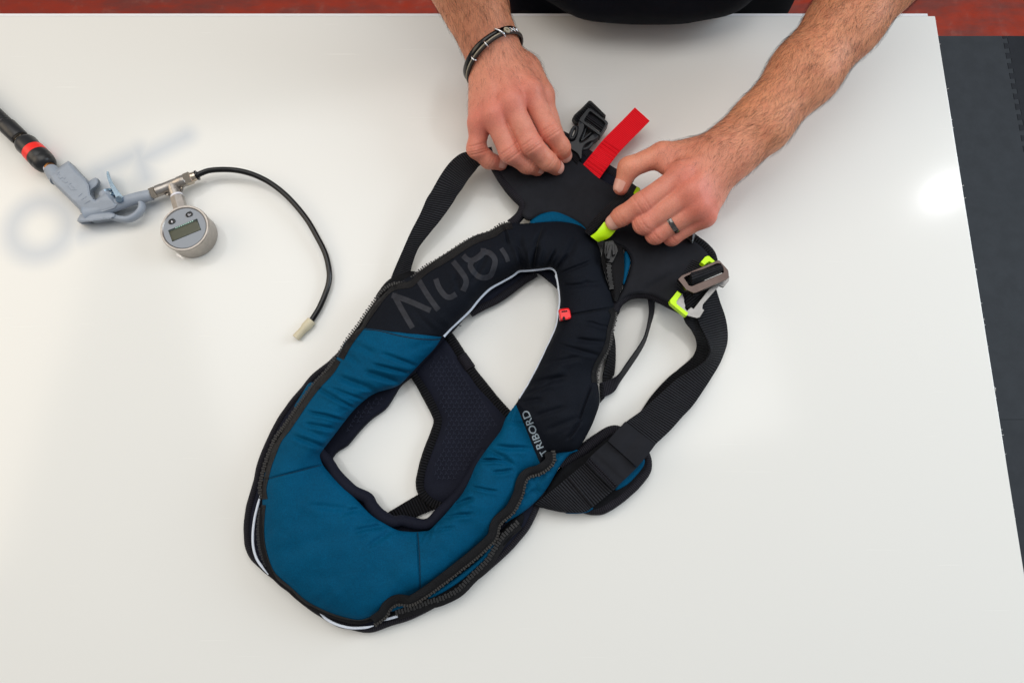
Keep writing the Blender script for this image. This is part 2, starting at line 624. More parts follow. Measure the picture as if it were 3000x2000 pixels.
def panel(name, outline, material, parent, holes=(), z0=0.0, z1=10.0, R=8.0, step=10.0, zfun=None, label=None, smooth_outline=True, edge_step=None, rot=0.0):
    V, F, uv = panel_mesh(outline, holes, z0, z1, R, step, zfun, True, smooth_outline, edge_step)
    if rot:
        c, s = math.cos(rot), math.sin(rot)
        uv = np.stack([uv[:, 0] * c + uv[:, 1] * s, -uv[:, 0] * s + uv[:, 1] * c], 1)
    return mk(name, V, F, material, parent, uv, label=label)


def prism(name, outline, material, parent, holes=(), z0=0.0, z1=5.0, bev=1.0, bz=0.5, label=None, rounded=False, step=3.0):
    """Cut plate: straight walls from z0 to z1 (mm), chamfer bev px wide and bz mm deep."""
    loops = []
    for k, lp in enumerate([outline] + list(holes)):
        p = even(lp, step, True, True) if rounded else np.asarray(lp, float)
        a = 0.5 * np.sum(p[:, 0] * np.roll(p[:, 1], -1) - np.roll(p[:, 0], -1) * p[:, 1])
        if (a < 0) != (k > 0):
            p = p[::-1]
        loops.append(p)
    V = []; F4 = []; top2 = []; idx = []; k = 0
    for p in loops:
        n = len(p)
        d1 = p - np.roll(p, 1, 0); d2 = np.roll(p, -1, 0) - p
        n1 = np.stack([-d1[:, 1], d1[:, 0]], 1) / np.linalg.norm(d1, axis=1)[:, None]
        n2 = np.stack([-d2[:, 1], d2[:, 0]], 1) / np.linalg.norm(d2, axis=1)[:, None]
        m = n1 + n2; m /= np.maximum(np.linalg.norm(m, axis=1), 1e-6)[:, None]
        ins = p + m * bev / np.maximum((m * n1).sum(1), .5)[:, None]
        mid = P(p[:, 0], p[:, 1], z1 - bz); low = mid.copy(); low[:, 2] = z0 * .001
        V += [low, mid, P(ins[:, 0], ins[:, 1], z1)]
        j = np.arange(n); j2 = (j + 1) % n
        for r in (0, 1):
            F4.append(np.stack([k + r * n + j, k + r * n + j2, k + (r + 1) * n + j2, k + (r + 1) * n + j], 1)[:, ::-1])
        idx.append(k + 2 * n + np.arange(n)); top2.append(ins); k += 3 * n
    pts = np.vstack(top2); idx = np.concatenate(idx)
    edges = []; q = 0
    for t in top2:
        edges += [(q + i, q + (i + 1) % len(t)) for i in range(len(t))]; q += len(t)
    res = delaunay_2d_cdt([Vector(v) for v in pts], edges, [], 0, 1e-7)
    V2 = np.array([tuple(v) for v in res[0]]); T = np.array([f for f in res[2] if len(f) == 3], np.int32)
    cen = V2[T].mean(1); keep = inside(cen, top2[0])
    for h in top2[1:]:
        keep &= ~inside(cen, h)
    T = T[keep]
    near = np.array([np.argmin(((pts - v) ** 2).sum(1)) for v in V2])
    T = idx[near[T]]
    VV = np.vstack(V)
    a, b, c = VV[T[:, 0]], VV[T[:, 1]], VV[T[:, 2]]
    fl = np.cross(b - a, c - a)[:, 2] < 0
    T[fl] = T[fl][:, ::-1]
    Fq = np.vstack(F4)
    q0 = VV[Fq[0]]
    return mk(name, VV, [T, Fq], material, parent, label=label, smooth=rounded, sharp=40 if rounded else None)


def ribbon(name, L, Rr, z, material, parent, thick=1.6, n=None, m=9, crown=0.6, label=None, zoff=None, wave=0.0, seed=1):
    """Strap from two pixel edge lines (paired rows) and per-row heights z = mm or (zl, zr)."""
    L = np.asarray(L, float); Rr = np.asarray(Rr, float)
    z = np.asarray([(q, q) if np.isscalar(q) else q for q in (z if hasattr(z, '__len__') else [z] * len(L))], float)
    if len(z) != len(L):
        z = np.stack([np.interp(np.linspace(0, 1, len(L)), np.linspace(0, 1, len(z)), z[:, k]) for k in (0, 1)], 1)
    n = n or len(L) * 10
    A = cr(np.hstack([L, Rr, z]), n)
    t = np.linspace(0, 1, m)
    u = A[:, None, 0] * (1 - t) + A[:, None, 2] * t
    v = A[:, None, 1] * (1 - t) + A[:, None, 3] * t
    zz = A[:, None, 4] * (1 - t) + A[:, None, 5] * t + crown * np.sin(np.pi * t)[None]
    if wave:
        s = np.arange(n)[:, None] * 0.13
        zz = zz + wave * vnoise(s + seed * 9.1, t[None] * 2.0 + seed, seed)
    top = P(u, v, zz)
    cen = top[:, m // 2]
    s = np.r_[0, np.cumsum(np.linalg.norm(np.diff(cen, axis=0), axis=1))]
    w = np.linalg.norm(top[:, -1] - top[:, 0], axis=1).mean()
    # local normals
    ds = np.gradient(top, axis=0); dt = np.gradient(top, axis=1)
    nn = np.cross(ds, dt); nn /= np.maximum(np.linalg.norm(nn, axis=2), 1e-12)[..., None]
    nn[nn[..., 2] < 0] *= -1
    bot = top - nn * thick * 0.001
    N = n * m
    V = np.vstack([top.reshape(-1, 3), bot.reshape(-1, 3)])
    Q = quads_grid(n, m)
    e1 = np.arange(n - 1) * m
    side = np.vstack([np.stack([e1, e1 + m, e1 + m + N, e1 + N], 1), np.stack([e1 + m - 1 + N, e1 + 2 * m - 1 + N, e1 + 2 * m - 1, e1 + m - 1], 1)])
    j = np.arange(m - 1)
    caps = np.vstack([np.stack([j + 1, j, j + N, j + 1 + N], 1), np.stack([(n - 1) * m + j, (n - 1) * m + j + 1, (n - 1) * m + j + 1 + N, (n - 1) * m + j + N], 1)])
    uv = np.stack([np.repeat(s, m), np.tile(t * w, n)], 1)
    return mk(name, V, [Q, Q[:, ::-1] + N, side, caps], material, parent, np.vstack([uv, uv]), label=label, sharp=50)


def frames(path, closed=False):
    p = np.asarray(path, float)
    if closed:
        t = np.roll(p, -1, 0) - np.roll(p, 1, 0)
    else:
        t = np.gradient(p, axis=0)
    t /= np.maximum(np.linalg.norm(t, axis=1), 1e-12)[:, None]
    up = np.array([0, 0, 1.0])
    s = np.cross(t, up)
    bad = np.linalg.norm(s, axis=1) < 0.15
    s[bad] = np.cross(t[bad], np.array([0, 1.0, 0]))
    s /= np.linalg.norm(s, axis=1)[:, None]
    w = np.cross(s, t)
    return t, s, w


def sweep(name, path, radii, material, parent, nseg=16, closed=False, flat=1.0, label=None, caps=True, sharp=None, phase=0.0):
    """Tube along world points (m) with radii in mm (scalar or per point); flat scales the vertical axis."""
    p = np.asarray(path, float)
    r = np.broadcast_to(np.asarray(radii, float), (len(p),)) * 0.001
    t, s, w = frames(p, closed)
    a = np.linspace(0, 2 * np.pi, nseg, endpoint=False) + phase
    V = p[:, None] + r[:, None, None] * (np.cos(a)[None, :, None] * s[:, None] + flat * np.sin(a)[None, :, None] * w[:, None])
    n = len(p)
    F = [quads_grid(n, nseg, closed, True)]
    V = V.reshape(-1, 3)
    if caps and not closed:
        V = np.vstack([V, p[:1], p[-1:]])
        j = np.arange(nseg)
        F.append(np.stack([np.full(nseg, n * nseg), (j + 1) % nseg, j], 1))
        b = (n - 1) * nseg
        F.append(np.stack([np.full(nseg, n * nseg + 1), b + j, b + (j + 1) % nseg], 1))
    L = np.r_[0, np.cumsum(np.linalg.norm(np.diff(p, axis=0), axis=1))]
    uv = np.stack([np.repeat(L, nseg), np.tile(a * r.mean(), n)], 1)
    if caps and not closed:
        uv = np.vstack([uv, [[0, 0], [0, 0]]])
    return mk(name, V, F, material, parent, uv, label=label, sharp=sharp)


def lathe(name, a, b, prof, material, parent, nseg=24, label=None, sharp=35, phase=0.0):
    """Turned part between world points a and b: prof rows (fraction along, radius mm)."""
    a = np.asarray(a, float); b = np.asarray(b, float)
    pr = np.asarray(prof, float)
    d = b - a
    path = a + pr[:, :1] * d
    L = np.linalg.norm(d); t = d / L
    s = np.cross(t, [0, 0, 1.0])
    if np.linalg.norm(s) < .1:
        s = np.array([1.0, 0, 0])
    s /= np.linalg.norm(s); w = np.cross(s, t)
    ang = np.linspace(0, 2 * np.pi, nseg, endpoint=False) + phase
    V = path[:, None] + pr[:, 1][:, None, None] * .001 * (np.cos(ang)[None, :, None] * s + np.sin(ang)[None, :, None] * w)
    n = len(pr)
    V = np.vstack([V.reshape(-1, 3), path[:1], path[-1:]])
    j = np.arange(nseg); bb = (n - 1) * nseg
    F = [quads_grid(n, nseg, False, True), np.stack([np.full(nseg, n * nseg), (j + 1) % nseg, j], 1),
         np.stack([np.full(nseg, n * nseg + 1), bb + j, bb + (j + 1) % nseg], 1)]
    return mk(name, V, F, material, parent, label=label, sharp=sharp)


BOXF = np.array([[0, 3, 2, 1], [4, 5, 6, 7], [0, 1, 5, 4], [1, 2, 6, 5], [2, 3, 7, 6], [3, 0, 4, 7]])


def boxes(name, centers, A, B, C, material, parent, label=None, stuff=True):
    """Many small boxes in one mesh: centres and per-box half axes."""
    c = np.asarray(centers)
    sg = np.array([[-1, -1, -1], [1, -1, -1], [1, 1, -1], [-1, 1, -1], [-1, -1, 1], [1, -1, 1], [1, 1, 1], [-1, 1, 1]], float)
    V = c[:, None] + sg[None, :, :1] * A[:, None] + sg[None, :, 1:2] * B[:, None] + sg[None, :, 2:] * C[:, None]
    F = (BOXF[None] + (np.arange(len(c)) * 8)[:, None, None]).reshape(-1, 4)
    return mk(name, V.reshape(-1, 3), F, material, parent, smooth=False, label=label, stuff=stuff)


def box(name, lo, hi, material, parent=None, bevel=0.0):
    bm = bmesh.new()
    bmesh.ops.create_cube(bm, size=1.0)
    for v in bm.verts:
        v.co = Vector([lo[k] + (v.co[k] + .5) * (hi[k] - lo[k]) for k in range(3)])
    if bevel:
        bmesh.ops.bevel(bm, geom=bm.edges[:], offset=bevel, segments=3, profile=.5, affect='EDGES')
    me = bpy.data.meshes.new(name); bm.to_mesh(me); bm.free()
    me.materials.append(MATS[material])
    o = bpy.data.objects.new(name, me); COL.objects.link(o)
    attach(o, parent)
    return o


def on_surface(bvhs, pts, lift=0.3, fallback=20.0):
    """World points where the sight lines of the pixels meet the given surfaces (highest hit), lifted in mm."""
    out = []; nr = []
    for u, v in np.asarray(pts, float):
        d = raydir(u, v); best = None
        for b in bvhs:
            h = b.ray_cast(CAMP, d)
            if h[0] is not None and (best is None or h[3] < best[3]):
                best = h
        if best is None:
            q = Vector(P(u, v, fallback)); n = Vector((0, 0, 1))
        else:
            q, n = best[0], best[1]
            if n.z < 0:
                n = -n
        out.append(q + n * lift * .001); nr.append(n)
    return np.array(out), np.array(nr)


# ================================================================== setting
FZ = -0.86
yb = float(P(0, 47, 0)[1])           # back edge of the table
xr = float(P(2740, 46, 0)[0])        # right edge
ex = [float(P(2766, 106, FZ * 1000)[0]), float(P(2926, 106, FZ * 1000)[0])]
yf = float(P(2900, 106, FZ * 1000 + 12)[1])

floor = structure(box('floor', (-4, -4, FZ - .05), (5, 5, FZ), 'red_floor'))


def jig_edge(a, b, pitch, amp, axis):
    """Puzzle-cut edge from a to b along one axis."""
    n = int(round(abs(b - a) / pitch))
    out = []
    for k in range(n):
        t0 = a + (b - a) * k / n; d = (b - a) / n
        for f, o in ((0, 0), (.30, 0), (.24, 1), (.76, 1), (.70, 0)):
            out.append((t0 + f * d, o * amp))
    out.append((b, 0))
    return out


def mat_tile(x0, x1, y0, y1, material, left=False, right=False, gap=0.0):
    """Rubber floor tile with puzzle-cut sides."""
    pts = [(x0, y0)]
    if left:
        pts = [(x0 + o + gap, y) for y, o in jig_edge(y1, y0, .030, .012, 1)]
    else:
        pts = [(x0, y1), (x0, y0)]
    if right:
        pts += [(x1 + o - gap, y) for y, o in jig_edge(y1, y0, .030, .012, 1)][::-1]
    else:
        pts += [(x1, y0), (x1, y1)]
    bm = bmesh.new()
    vs_ = [bm.verts.new((x, y, FZ)) for x, y in pts]
    f = bm.faces.new(vs_)
    r = bmesh.ops.extrude_face_region(bm, geom=[f])
    for g in r['geom']:
        if isinstance(g, bmesh.types.BMVert):
            g.co.z += .012
    bmesh.ops.recalc_face_normals(bm, faces=bm.faces[:])
    me = bpy.data.meshes.new('floor_tile'); bm.to_mesh(me); bm.free()
    me.materials.append(MATS[material])
    o = bpy.data.objects.new('floor_tile', me); COL.objects.link(o)
    o.parent = floor
    return o


xs = ex[1]
tile = yf - float(P(2950, 1228, FZ * 1000 + 12)[1])
for j in range(3):
    y1 = yf - j * (tile + .0007)
    mat_tile(xs - tile, xs, y1 - tile, y1, 'mat_grey', right=True, gap=.0006)
    mat_tile(xs, xs + tile, y1 - tile, y1, 'mat_dark', left=True, gap=.0006)
    mat_tile(xs - 2 * tile - .0015, xs - tile - .0015, y1 - tile, y1, 'mat_grey')
    mat_tile(xs - 3 * tile - .003, xs - 2 * tile - .003, y1 - tile, y1, 'mat_dark')

# ------------------------------------------------------------------ table
table = root('workbench', (0, 0.0, FZ), 'long white plastic topped workbench that everything lies on', 'workbench')
xl = -1.15
yn = -0.62


def table_top():
    # corner rounded a little at the back right; sawn edge slightly rough
    o = box('table_top', (xl, yn, -0.028), (xr, yb, 0.0), 'white_board', table, bevel=0.0012)
    return o


table_top()
bx0 = float(P(-300, 45, 0)[0]); bx1 = float(P(2720, 45, 0)[0])
mat('strip_white', srgb(236, 236, 238), 0.4, 0.4)
box('back_strip', (bx0 - .4, yb + .0004, -0.024), (bx1, yb + .0042, -0.0008), 'strip_white', table, bevel=.0008)
# plastic burrs left by the saw along the right edge
bur = []
for k in range(120):
    y = rng.uniform(yn, yb)
    bur.append((xr + .0006, y, -0.001 - rng.uniform(0, .004)))
bur = np.array(bur)
n_ = len(bur)
boxes('edge_burr', bur, np.stack([rng.uniform(.0005, .0022, n_), rng.uniform(-.0012, .0012, n_), rng.uniform(-.001, .001, n_)], 1),
      np.tile([0, .00018, 0], (n_, 1)), np.tile([0, 0, .00018], (n_, 1)), 'white_board', table)
for sx in (xl + .06, xr - .12):
    for sy in (yn + .06, yb - .10):
        box('leg', (sx, sy, FZ + .012), (sx + .05, sy + .05, -0.028), 'table_leg', table, bevel=.003)
box('rail', (xl + .11, yb - .085, -.10), (xr - .12, yb - .065, -.0285), 'table_leg', table, bevel=.002)

# ================================================================== life jacket
jc = P(1300, 1250, 0)
jacket = root('life_jacket', (jc[0], jc[1], 0), 'unzipped blue and black inflatable life jacket lying open on the white bench', 'life jacket')

NAVY = [((1511, 1183), (1584, 1362), 34), ((1513, 1180), (1606, 1332), 40), ((1516, 1175), (1640, 1326), 48), ((1520, 1168), (1690, 1315), 52),
        ((1527, 1158), (1724, 1266), 55), ((1536, 1145), (1749, 1207), 56), ((1548, 1125), (1757, 1172), 57), ((1560, 1102), (1751, 1125), 57),
        ((1574, 1075), (1748, 1090), 57), ((1588, 1048), (1762, 1056), 58), ((1602, 1018), (1783, 1020), 58), ((1618, 985), (1791, 975), 58),
        ((1631, 952), (1803, 925), 58), ((1637, 915), (1799, 890), 56), ((1641, 880), (1790, 850), 55), ((1638, 845), (1775, 815), 54),
        ((1633, 815), (1765, 775), 53), ((1628, 795), (1757, 730), 52), ((1614, 784), (1737, 692), 52), ((1590, 786), (1700, 660), 52),
        ((1565, 789), (1645, 648), 52), ((1540, 791), (1585, 650), 52), ((1519, 793), (1530, 655), 52), ((1500, 807), (1482, 653), 53),
        ((1470, 824), (1435, 676), 55), ((1433, 845), (1387, 692), 56), ((1402, 876), (1318, 734), 57), ((1375, 909), (1270, 765), 57),
        ((1345, 938), (1218, 800), 57), ((1320, 962), (1150, 838), 56), ((1305, 977), (1095, 895), 55), ((1295, 987), (1055, 960), 54)]
BLUE = [((1295, 987), (1055, 960), 53.5), ((1275, 1018), (1012, 1000), 53), ((1240, 1055), (988, 1045), 52), ((1205, 1092), (960, 1085), 51),
        ((1165, 1130), (925, 1120), 50), ((1103, 1150), (885, 1180), 50), ((1068, 1172), (855, 1225), 50), ((1035, 1203), (825, 1270), 50),
        ((1005, 1240), (800, 1310), 50), ((975, 1280), (785, 1355), 50), ((945, 1319), (773, 1400), 49), ((938, 1337), (769, 1450), 48),
        ((947, 1362), (769, 1510), 47), ((968, 1388), (772, 1575), 46), ((1000, 1420), (783, 1632), 46), ((1047, 1466), (810, 1692), 46),
        ((1088, 1508), (848, 1724), 46), ((1129, 1534), (894, 1764), 46), ((1165, 1552), (945, 1790), 46), ((1195, 1556), (996, 1808), 46),
        ((1218, 1557), (1052, 1818), 46), ((1240, 1555), (1095, 1805), 46), ((1258, 1552), (1149, 1768), 46), ((1275, 1536), (1230, 1730), 46),
        ((1300, 1510), (1296, 1690), 46), ((1330, 1475), (1345, 1648), 46), ((1355, 1443), (1395, 1602), 46), ((1377, 1400), (1440, 1565), 46),
        ((1392, 1365), (1470, 1515), 45), ((1411, 1336), (1505, 1465), 44), ((1435, 1303), (1521, 1425), 43), ((1466, 1262), (1530, 1392), 42),
        ((1483, 1222), (1560, 1372), 40), ((1511, 1183), (1585, 1364), 33.5)]
# sewn-in folds and creases: (u1, v1, u2, v2, half width px, depth mm)
FOLDS = [(1590, 660, 1575, 715, 7, -3.0), (1575, 715, 1567, 785, 8, -4.0), (1522, 690, 1535, 775, 9, -4.5), (1545, 735, 1556, 780, 6, 3.0),
         (1505, 720, 1520, 760, 8, -3.0), (1470, 660, 1480, 700, 8, -3.0), (1640, 800, 1720, 770, 8, -3.0), (1642, 835, 1700, 832, 7, -3.5),
         (1700, 832, 1770, 820, 9, -3.0), (1630, 790, 1675, 740, 7, -3.0), (1600, 780, 1640, 720, 8, -2.5), (1690, 700, 1640, 760, 10, -2.0),
         (1677, 921, 1793, 901, 3.0, -2.4), (1785, 965, 1720, 940, 7, -2.2), (1780, 1000, 1690, 985, 9, -2.5), (1640, 1005, 1750, 1040, 9, -2.0),
         (1600, 1060, 1700, 1050, 10, -2.4), (1560, 1120, 1660, 1095, 10, -3.2), (1545, 1150, 1620, 1110, 8, -2.6), (1530, 1180, 1600, 1160, 8, -2.8),
         (1570, 1220, 1660, 1195, 9, -2.6), (1600, 1255, 1680, 1230, 8, -2.2), (1735, 1130, 1705, 1230, 5, -3.0), (1705, 1230, 1650, 1285, 6, -2.6),
         (1380, 830, 1420, 740, 10, -1.6), (1330, 800, 1350, 860, 12, -1.3), (1200, 900, 1260, 960, 13, -1.2), (1300, 860, 1380, 780, 12, -1.2),
         (1222, 1075, 1110, 1040, 8, -2.6), (1205, 1092, 1090, 1075, 7, -2.4), (1180, 1120, 1060, 1095, 9, -3.0), (1100, 1150, 1000, 1110, 9, -3.4),
         (1075, 1168, 960, 1130, 8, -3.2), (1040, 1200, 940, 1150, 8, -3.2), (1015, 1230, 915, 1200, 8, -3.0), (985, 1263, 900, 1240, 10, -3.0),
         (950, 1310, 860, 1280, 9, -2.6), (1000, 1018, 1050, 1060, 9, -2.2), (1020, 1000, 1110, 1030, 10, -2.0), (930, 1130, 990, 1160, 8, -2.4),
         (860, 1250, 930, 1265, 10, -2.0), (770, 1406, 945, 1360, 3.0, -2.2), (1222, 1557, 1231, 1732, 3.0, -2.2), (1080, 1500, 900, 1480, 16, -2.4),
         (1060, 1480, 1000, 1500, 9, -1.6), (1120, 1540, 1050, 1555, 10, -2.4), (1150, 1548, 1090, 1590, 12, -1.6), (1250, 1552, 1330, 1540, 10, -2.2),
         (1300, 1510, 1380, 1500, 10, -2.2), (1335, 1475, 1400, 1450, 8, -3.0), (1400, 1345, 1470, 1360, 8, -3.4), (1430, 1310, 1500, 1350, 8, -3.6),
         (1415, 1340, 1440, 1350, 7, -3.0), (1450, 1300, 1560, 1310, 9, -2.4), (1475, 1240, 1540, 1235, 8, -2.4), (1440, 1385, 1510, 1372, 8, -3.2),
         (1500, 1200, 1480, 1240, 8, -2.4), (1380, 1420, 1450, 1430, 9, -1.8), (1180, 1630, 1300, 1600, 24, -1.0), (840, 1620, 1000, 1560, 30, -1.0),
         (1290, 1000, 1180, 1015, 14, -1.0)]


frnd = np.random.default_rng(41)
FOLDS = [f if f[4] < 3.5 else (f[0] + frnd.uniform(-7, 7), f[1] + frnd.uniform(-7, 7), f[2] + frnd.uniform(-16, 16), f[3] + frnd.uniform(-14, 14), f[4] * frnd.uniform(.75, 1.6), f[5] * frnd.uniform(.55, 1.3)) for f in FOLDS]


def ring_panel(name, pairs, material, n, m=96, gather=2.2, seed=3):
    A = cr(np.array([(a[0], a[1], b[0], b[1], h) for a, b, h in pairs], float), n)
    tau = np.linspace(0, 1, m)
    t = 0.5 - 0.5 * np.cos(np.pi * tau)
    t = 0.45 * t + 0.55 * tau
    u = A[:, None, 0] * (1 - t) + A[:, None, 2] * t
    v = A[:, None, 1] * (1 - t) + A[:, None, 3] * t
    h = A[:, None, 4]
    zi, zo = 24.0, 22.0
    prof = np.power(np.maximum(0, 1 - np.abs(2 * t - 1) ** 2.5), 0.64)[None]
    z = zi * (1 - t) + zo * t + (h - 29.5) * prof
    # gathers running in from both sewn edges
    wid = np.hypot(A[:, 2] - A[:, 0], A[:, 3] - A[:, 1])
    mid = 0.5 * (A[:, :2] + A[:, 2:4])
    s = np.r_[0, np.cumsum(np.linalg.norm(np.diff(mid, axis=0), axis=1))][:, None]
    e_in = np.exp(-(t / 0.22) ** 2)[None]; e_out = np.exp(-((1 - t) / 0.20) ** 2)[None]
    edge = np.minimum(1, np.minimum(t, 1 - t) / 0.05)[None]
    g1 = vnoise(s / 21.0, t[None] * 2.2 + 5, seed) * 0.6 + vnoise(s / 33.0, t[None] * 1.5, seed + 1) * 0.7
    g2 = vnoise(s / 19.0, t[None] * 2.0 + 3, seed + 2) * 0.6 + vnoise(s / 31.0, t[None] * 1.7 + 8, seed + 3) * 0.6
    z = z + gather * edge * (g1 * e_in + 0.8 * g2 * e_out)
    z = z + 1.5 * edge * vnoise(u / 70.0, v / 70.0, seed + 4) + 0.5 * edge * vnoise(u / 26.0, v / 26.0, seed + 5)
    q = np.stack([u.ravel(), v.ravel()], 1)
    f = np.zeros(len(q))
    for (a, b, c, d, w, dep) in FOLDS:
        A0 = np.array([a, b], float); D = np.array([c - a, d - b], float)
        L2 = D @ D
        box_ = (q[:, 0] > min(a, c) - 4 * w) & (q[:, 0] < max(a, c) + 4 * w) & (q[:, 1] > min(b, d) - 4 * w) & (q[:, 1] < max(b, d) + 4 * w)
        if not box_.any():
            continue
        qq = q[box_]
        tt = ((qq - A0) @ D) / L2
        sd = ((qq - A0)[:, 0] * D[1] - (qq - A0)[:, 1] * D[0]) / math.sqrt(L2)
        wob = 2.0 * vnoise(tt * 3 + a * .1, tt * 0 + b * .1, 4) if w > 3.5 else 0
        sd = sd + wob
        taper = np.clip(np.minimum(tt, 1 - tt) * 4 + (0.35 if w > 3.5 else 1), 0, 1) * ((tt > -.1) & (tt < 1.1))
        if w > 3.5:
            f[box_] += taper * dep * 1.0 * (np.exp(-(sd / (w * .62)) ** 2) - 0.55 * np.exp(-((sd - w * 1.15) / (w * .8)) ** 2) - 0.45 * np.exp(-((sd + w * 1.15) / (w * .8)) ** 2))
        else:
            f[box_] += taper * dep * np.exp(-(sd / w) ** 2)
    z = z + f.reshape(z.shape) * np.minimum(1, np.minimum(t, 1 - t) / 0.03)[None]
    W = P(u, v, z)
    # skirts: cloth turns under at both edges
    d = np.stack([A[:, 2] - A[:, 0], A[:, 3] - A[:, 1]], 1) / wid[:, None]
    sk_i = [P(A[:, 0] - d[:, 0] * -k, A[:, 1] - d[:, 1] * -k, zz) for k, zz in ((4, 13.0), (1.0, 19.0))]
    sk_o = [P(A[:, 2] - d[:, 0] * k, A[:, 3] - d[:, 1] * k, zz) for k, zz in ((1.0, 17.0), (4, 12.0))]
    allrows = np.concatenate([np.stack(sk_i, 1), W, np.stack(sk_o, 1)], 1)
    M = allrows.shape[1]
    F = quads_grid(n, M)
    o = mk(name, allrows.reshape(-1, 3), F, material, jacket)
    # upward normals
    me = o.data
    if me.polygons[len(F) // 2].normal.z < 0:
        me.flip_normals()
    return o


navy = ring_panel('cover_panel', NAVY, 'navy_cloth', 760, seed=3, gather=1.5)
navy['label'] = 'black upper half of the padded cover'
blue = ring_panel('cover_panel', BLUE, 'blue_cloth', 820, seed=31, gather=1.3)
blue['label'] = 'petrol blue lower half of the padded cover'
BN, BB = bvh_of(navy), bvh_of(blue)

# ---- back layer of the horseshoe
BASE_OUT = [(1498, 655), (1380, 705), (1260, 775), (1130, 852), (1060, 955), (982, 1042), (918, 1095), (884, 1136), (848, 1177), (813, 1228), (787, 1279), (757, 1355), (746, 1406), (731, 1457),
            (721, 1498), (716, 1549), (721, 1600), (741, 1641), (782, 1678), (840, 1727), (884, 1763), (935, 1800), (986, 1830), (1037, 1843), (1088, 1849), (1148, 1830),
            (1196, 1815), (1258, 1786), (1320, 1748), (1387, 1705), (1463, 1643), (1507, 1600), (1550, 1547), (1578, 1490), (1602, 1437), (1645, 1356), (1690, 1290), (1725, 1200),
            (1735, 1100), (1765, 1000), (1785, 900), (1760, 800), (1735, 715), (1680, 664), (1600, 652)]


def inset(poly, d):
    p = np.asarray(poly, float)
    a = 0.5 * np.sum(p[:, 0] * np.roll(p[:, 1], -1) - np.roll(p[:, 0], -1) * p[:, 1])
    t = np.roll(p, -1, 0) - np.roll(p, 1, 0); t /= np.linalg.norm(t, axis=1)[:, None]
    n = np.stack([-t[:, 1], t[:, 0]], 1) * np.sign(a)
    return [tuple(q) for q in p + n * d]


BASE_OUT = inset(BASE_OUT, 10)
BASE_IN = [(1375, 915), (1410, 897), (1450, 877), (1490, 850), (1532, 820), (1570, 797), (1600, 815), (1637, 850), (1650, 900), (1640, 960), (1600, 1050), (1550, 1150), (1500, 1230), (1440, 1305),
           (1401, 1346), (1373, 1394), (1349, 1432), (1320, 1466), (1291, 1490), (1263, 1521), (1234, 1528), (1176, 1520), (1143, 1521), (1114, 1503), (1088, 1472), (1078, 1452), (1032, 1432),
           (985, 1388), (972, 1348), (986, 1324), (1017, 1304), (1052, 1263), (1088, 1227), (1129, 1197), (1154, 1161), (1175, 1128), (1220, 1090), (1280, 1020), (1330, 965)]
panel('back_panel', BASE_OUT, 'lining', jacket, holes=[BASE_IN], z0=0.3, z1=13, R=10, step=14, zfun=lambda u, v, d: 1.2 * vnoise(u / 40, v / 40, 9))


def binding(name, pts, z, r, material='webbing_fine', flat=0.75, closed=False, wig=0.4):
    p = even(pts, 6, closed)
    zz = (np.interp(np.linspace(0, 1, len(p)), np.linspace(0, 1, len(z)), z) if hasattr(z, '__len__') else np.full(len(p), float(z)))
    zz = zz + wig * vnoise(np.arange(len(p)) / 7.0, np.zeros(len(p)), int(p[0, 0]) % 50)
    W = P(p[:, 0], p[:, 1], zz)
    rr = np.full(len(p), float(r)); rr = rr * (1 + .08 * vnoise(np.arange(len(p)) / 5.0, np.zeros(len(p)) + 3, 5))
    return sweep(name, W, rr, material, jacket, 14, closed, flat)


# woven binding round the back layer (outer left/bottom/right, then inner edges)
binding('binding', BASE_OUT[4:35], 7.5, 4.1, flat=1.3)
binding('binding', [(938, 1325), (960, 1350), (972, 1368), (990, 1396), (1032, 1436), (1076, 1458), (1090, 1482), (1114, 1508), (1150, 1527), (1178, 1524), (1205, 1530), (1236, 1536), (1262, 1530), (1292, 1500), (1322, 1472), (1352, 1438), (1378, 1398), (1404, 1352), (1425, 1318)],
        [20, 21, 20, 19, 19, 18, 19, 18], 6.0, 'lining', flat=1.0, wig=1.5)
binding('binding', [(1378, 918), (1412, 899), (1452, 879), (1492, 852), (1532, 822), (1568, 800)], 9, 5.0, flat=.9)
# white reflective piping at the hole and on the outer rim
W, _ = on_surface([BN, BB], even([(1299, 985), (1320, 962), (1346, 938), (1376, 909), (1403, 876), (1434, 846), (1470, 825), (1500, 808), (1520, 794), (1541, 792), (1566, 790), (1590, 787), (1613, 785), (1628, 795), (1633, 815), (1638, 845), (1641, 880), (1637, 915), (1631, 952), (1618, 985), (1602, 1018), (1575, 1075), (1548, 1125), (1522, 1168)], 5), 0.4, 23)
nW = len(W)
Wp = W.copy(); Wp[:, 2] = np.convolve(np.pad(np.minimum(W[:, 2], .030), 4, 'edge'), np.ones(9) / 9, 'valid')
sweep('piping', Wp, np.interp(np.arange(nW), [0, nW * .45, nW * .62, nW * .78, nW], [2.0, 1.9, 1.7, 1.1, 0.9]), 'reflective', jacket, 10, label='white reflective piping round the neck hole')
for pp in ([(766, 1440), (755, 1480), (746, 1518), (741, 1560), (742, 1600), (752, 1635), (770, 1662), (786, 1682)],
           [(935, 1792), (955, 1811), (986, 1828), (1027, 1838), (1070, 1837), (1095, 1832)],
           [(1120, 1816), (1150, 1808), (1185, 1797), (1218, 1785)]):
    p = even(pp, 5)
    k_ = np.linspace(0, 1, len(p))
    sweep('piping', P(p[:, 0], p[:, 1], np.full(len(p), 15.5)), 1.35 * np.clip(np.minimum(k_, 1 - k_) * 7, .15, 1) ** .5, 'reflective', jacket, 10, flat=.7)

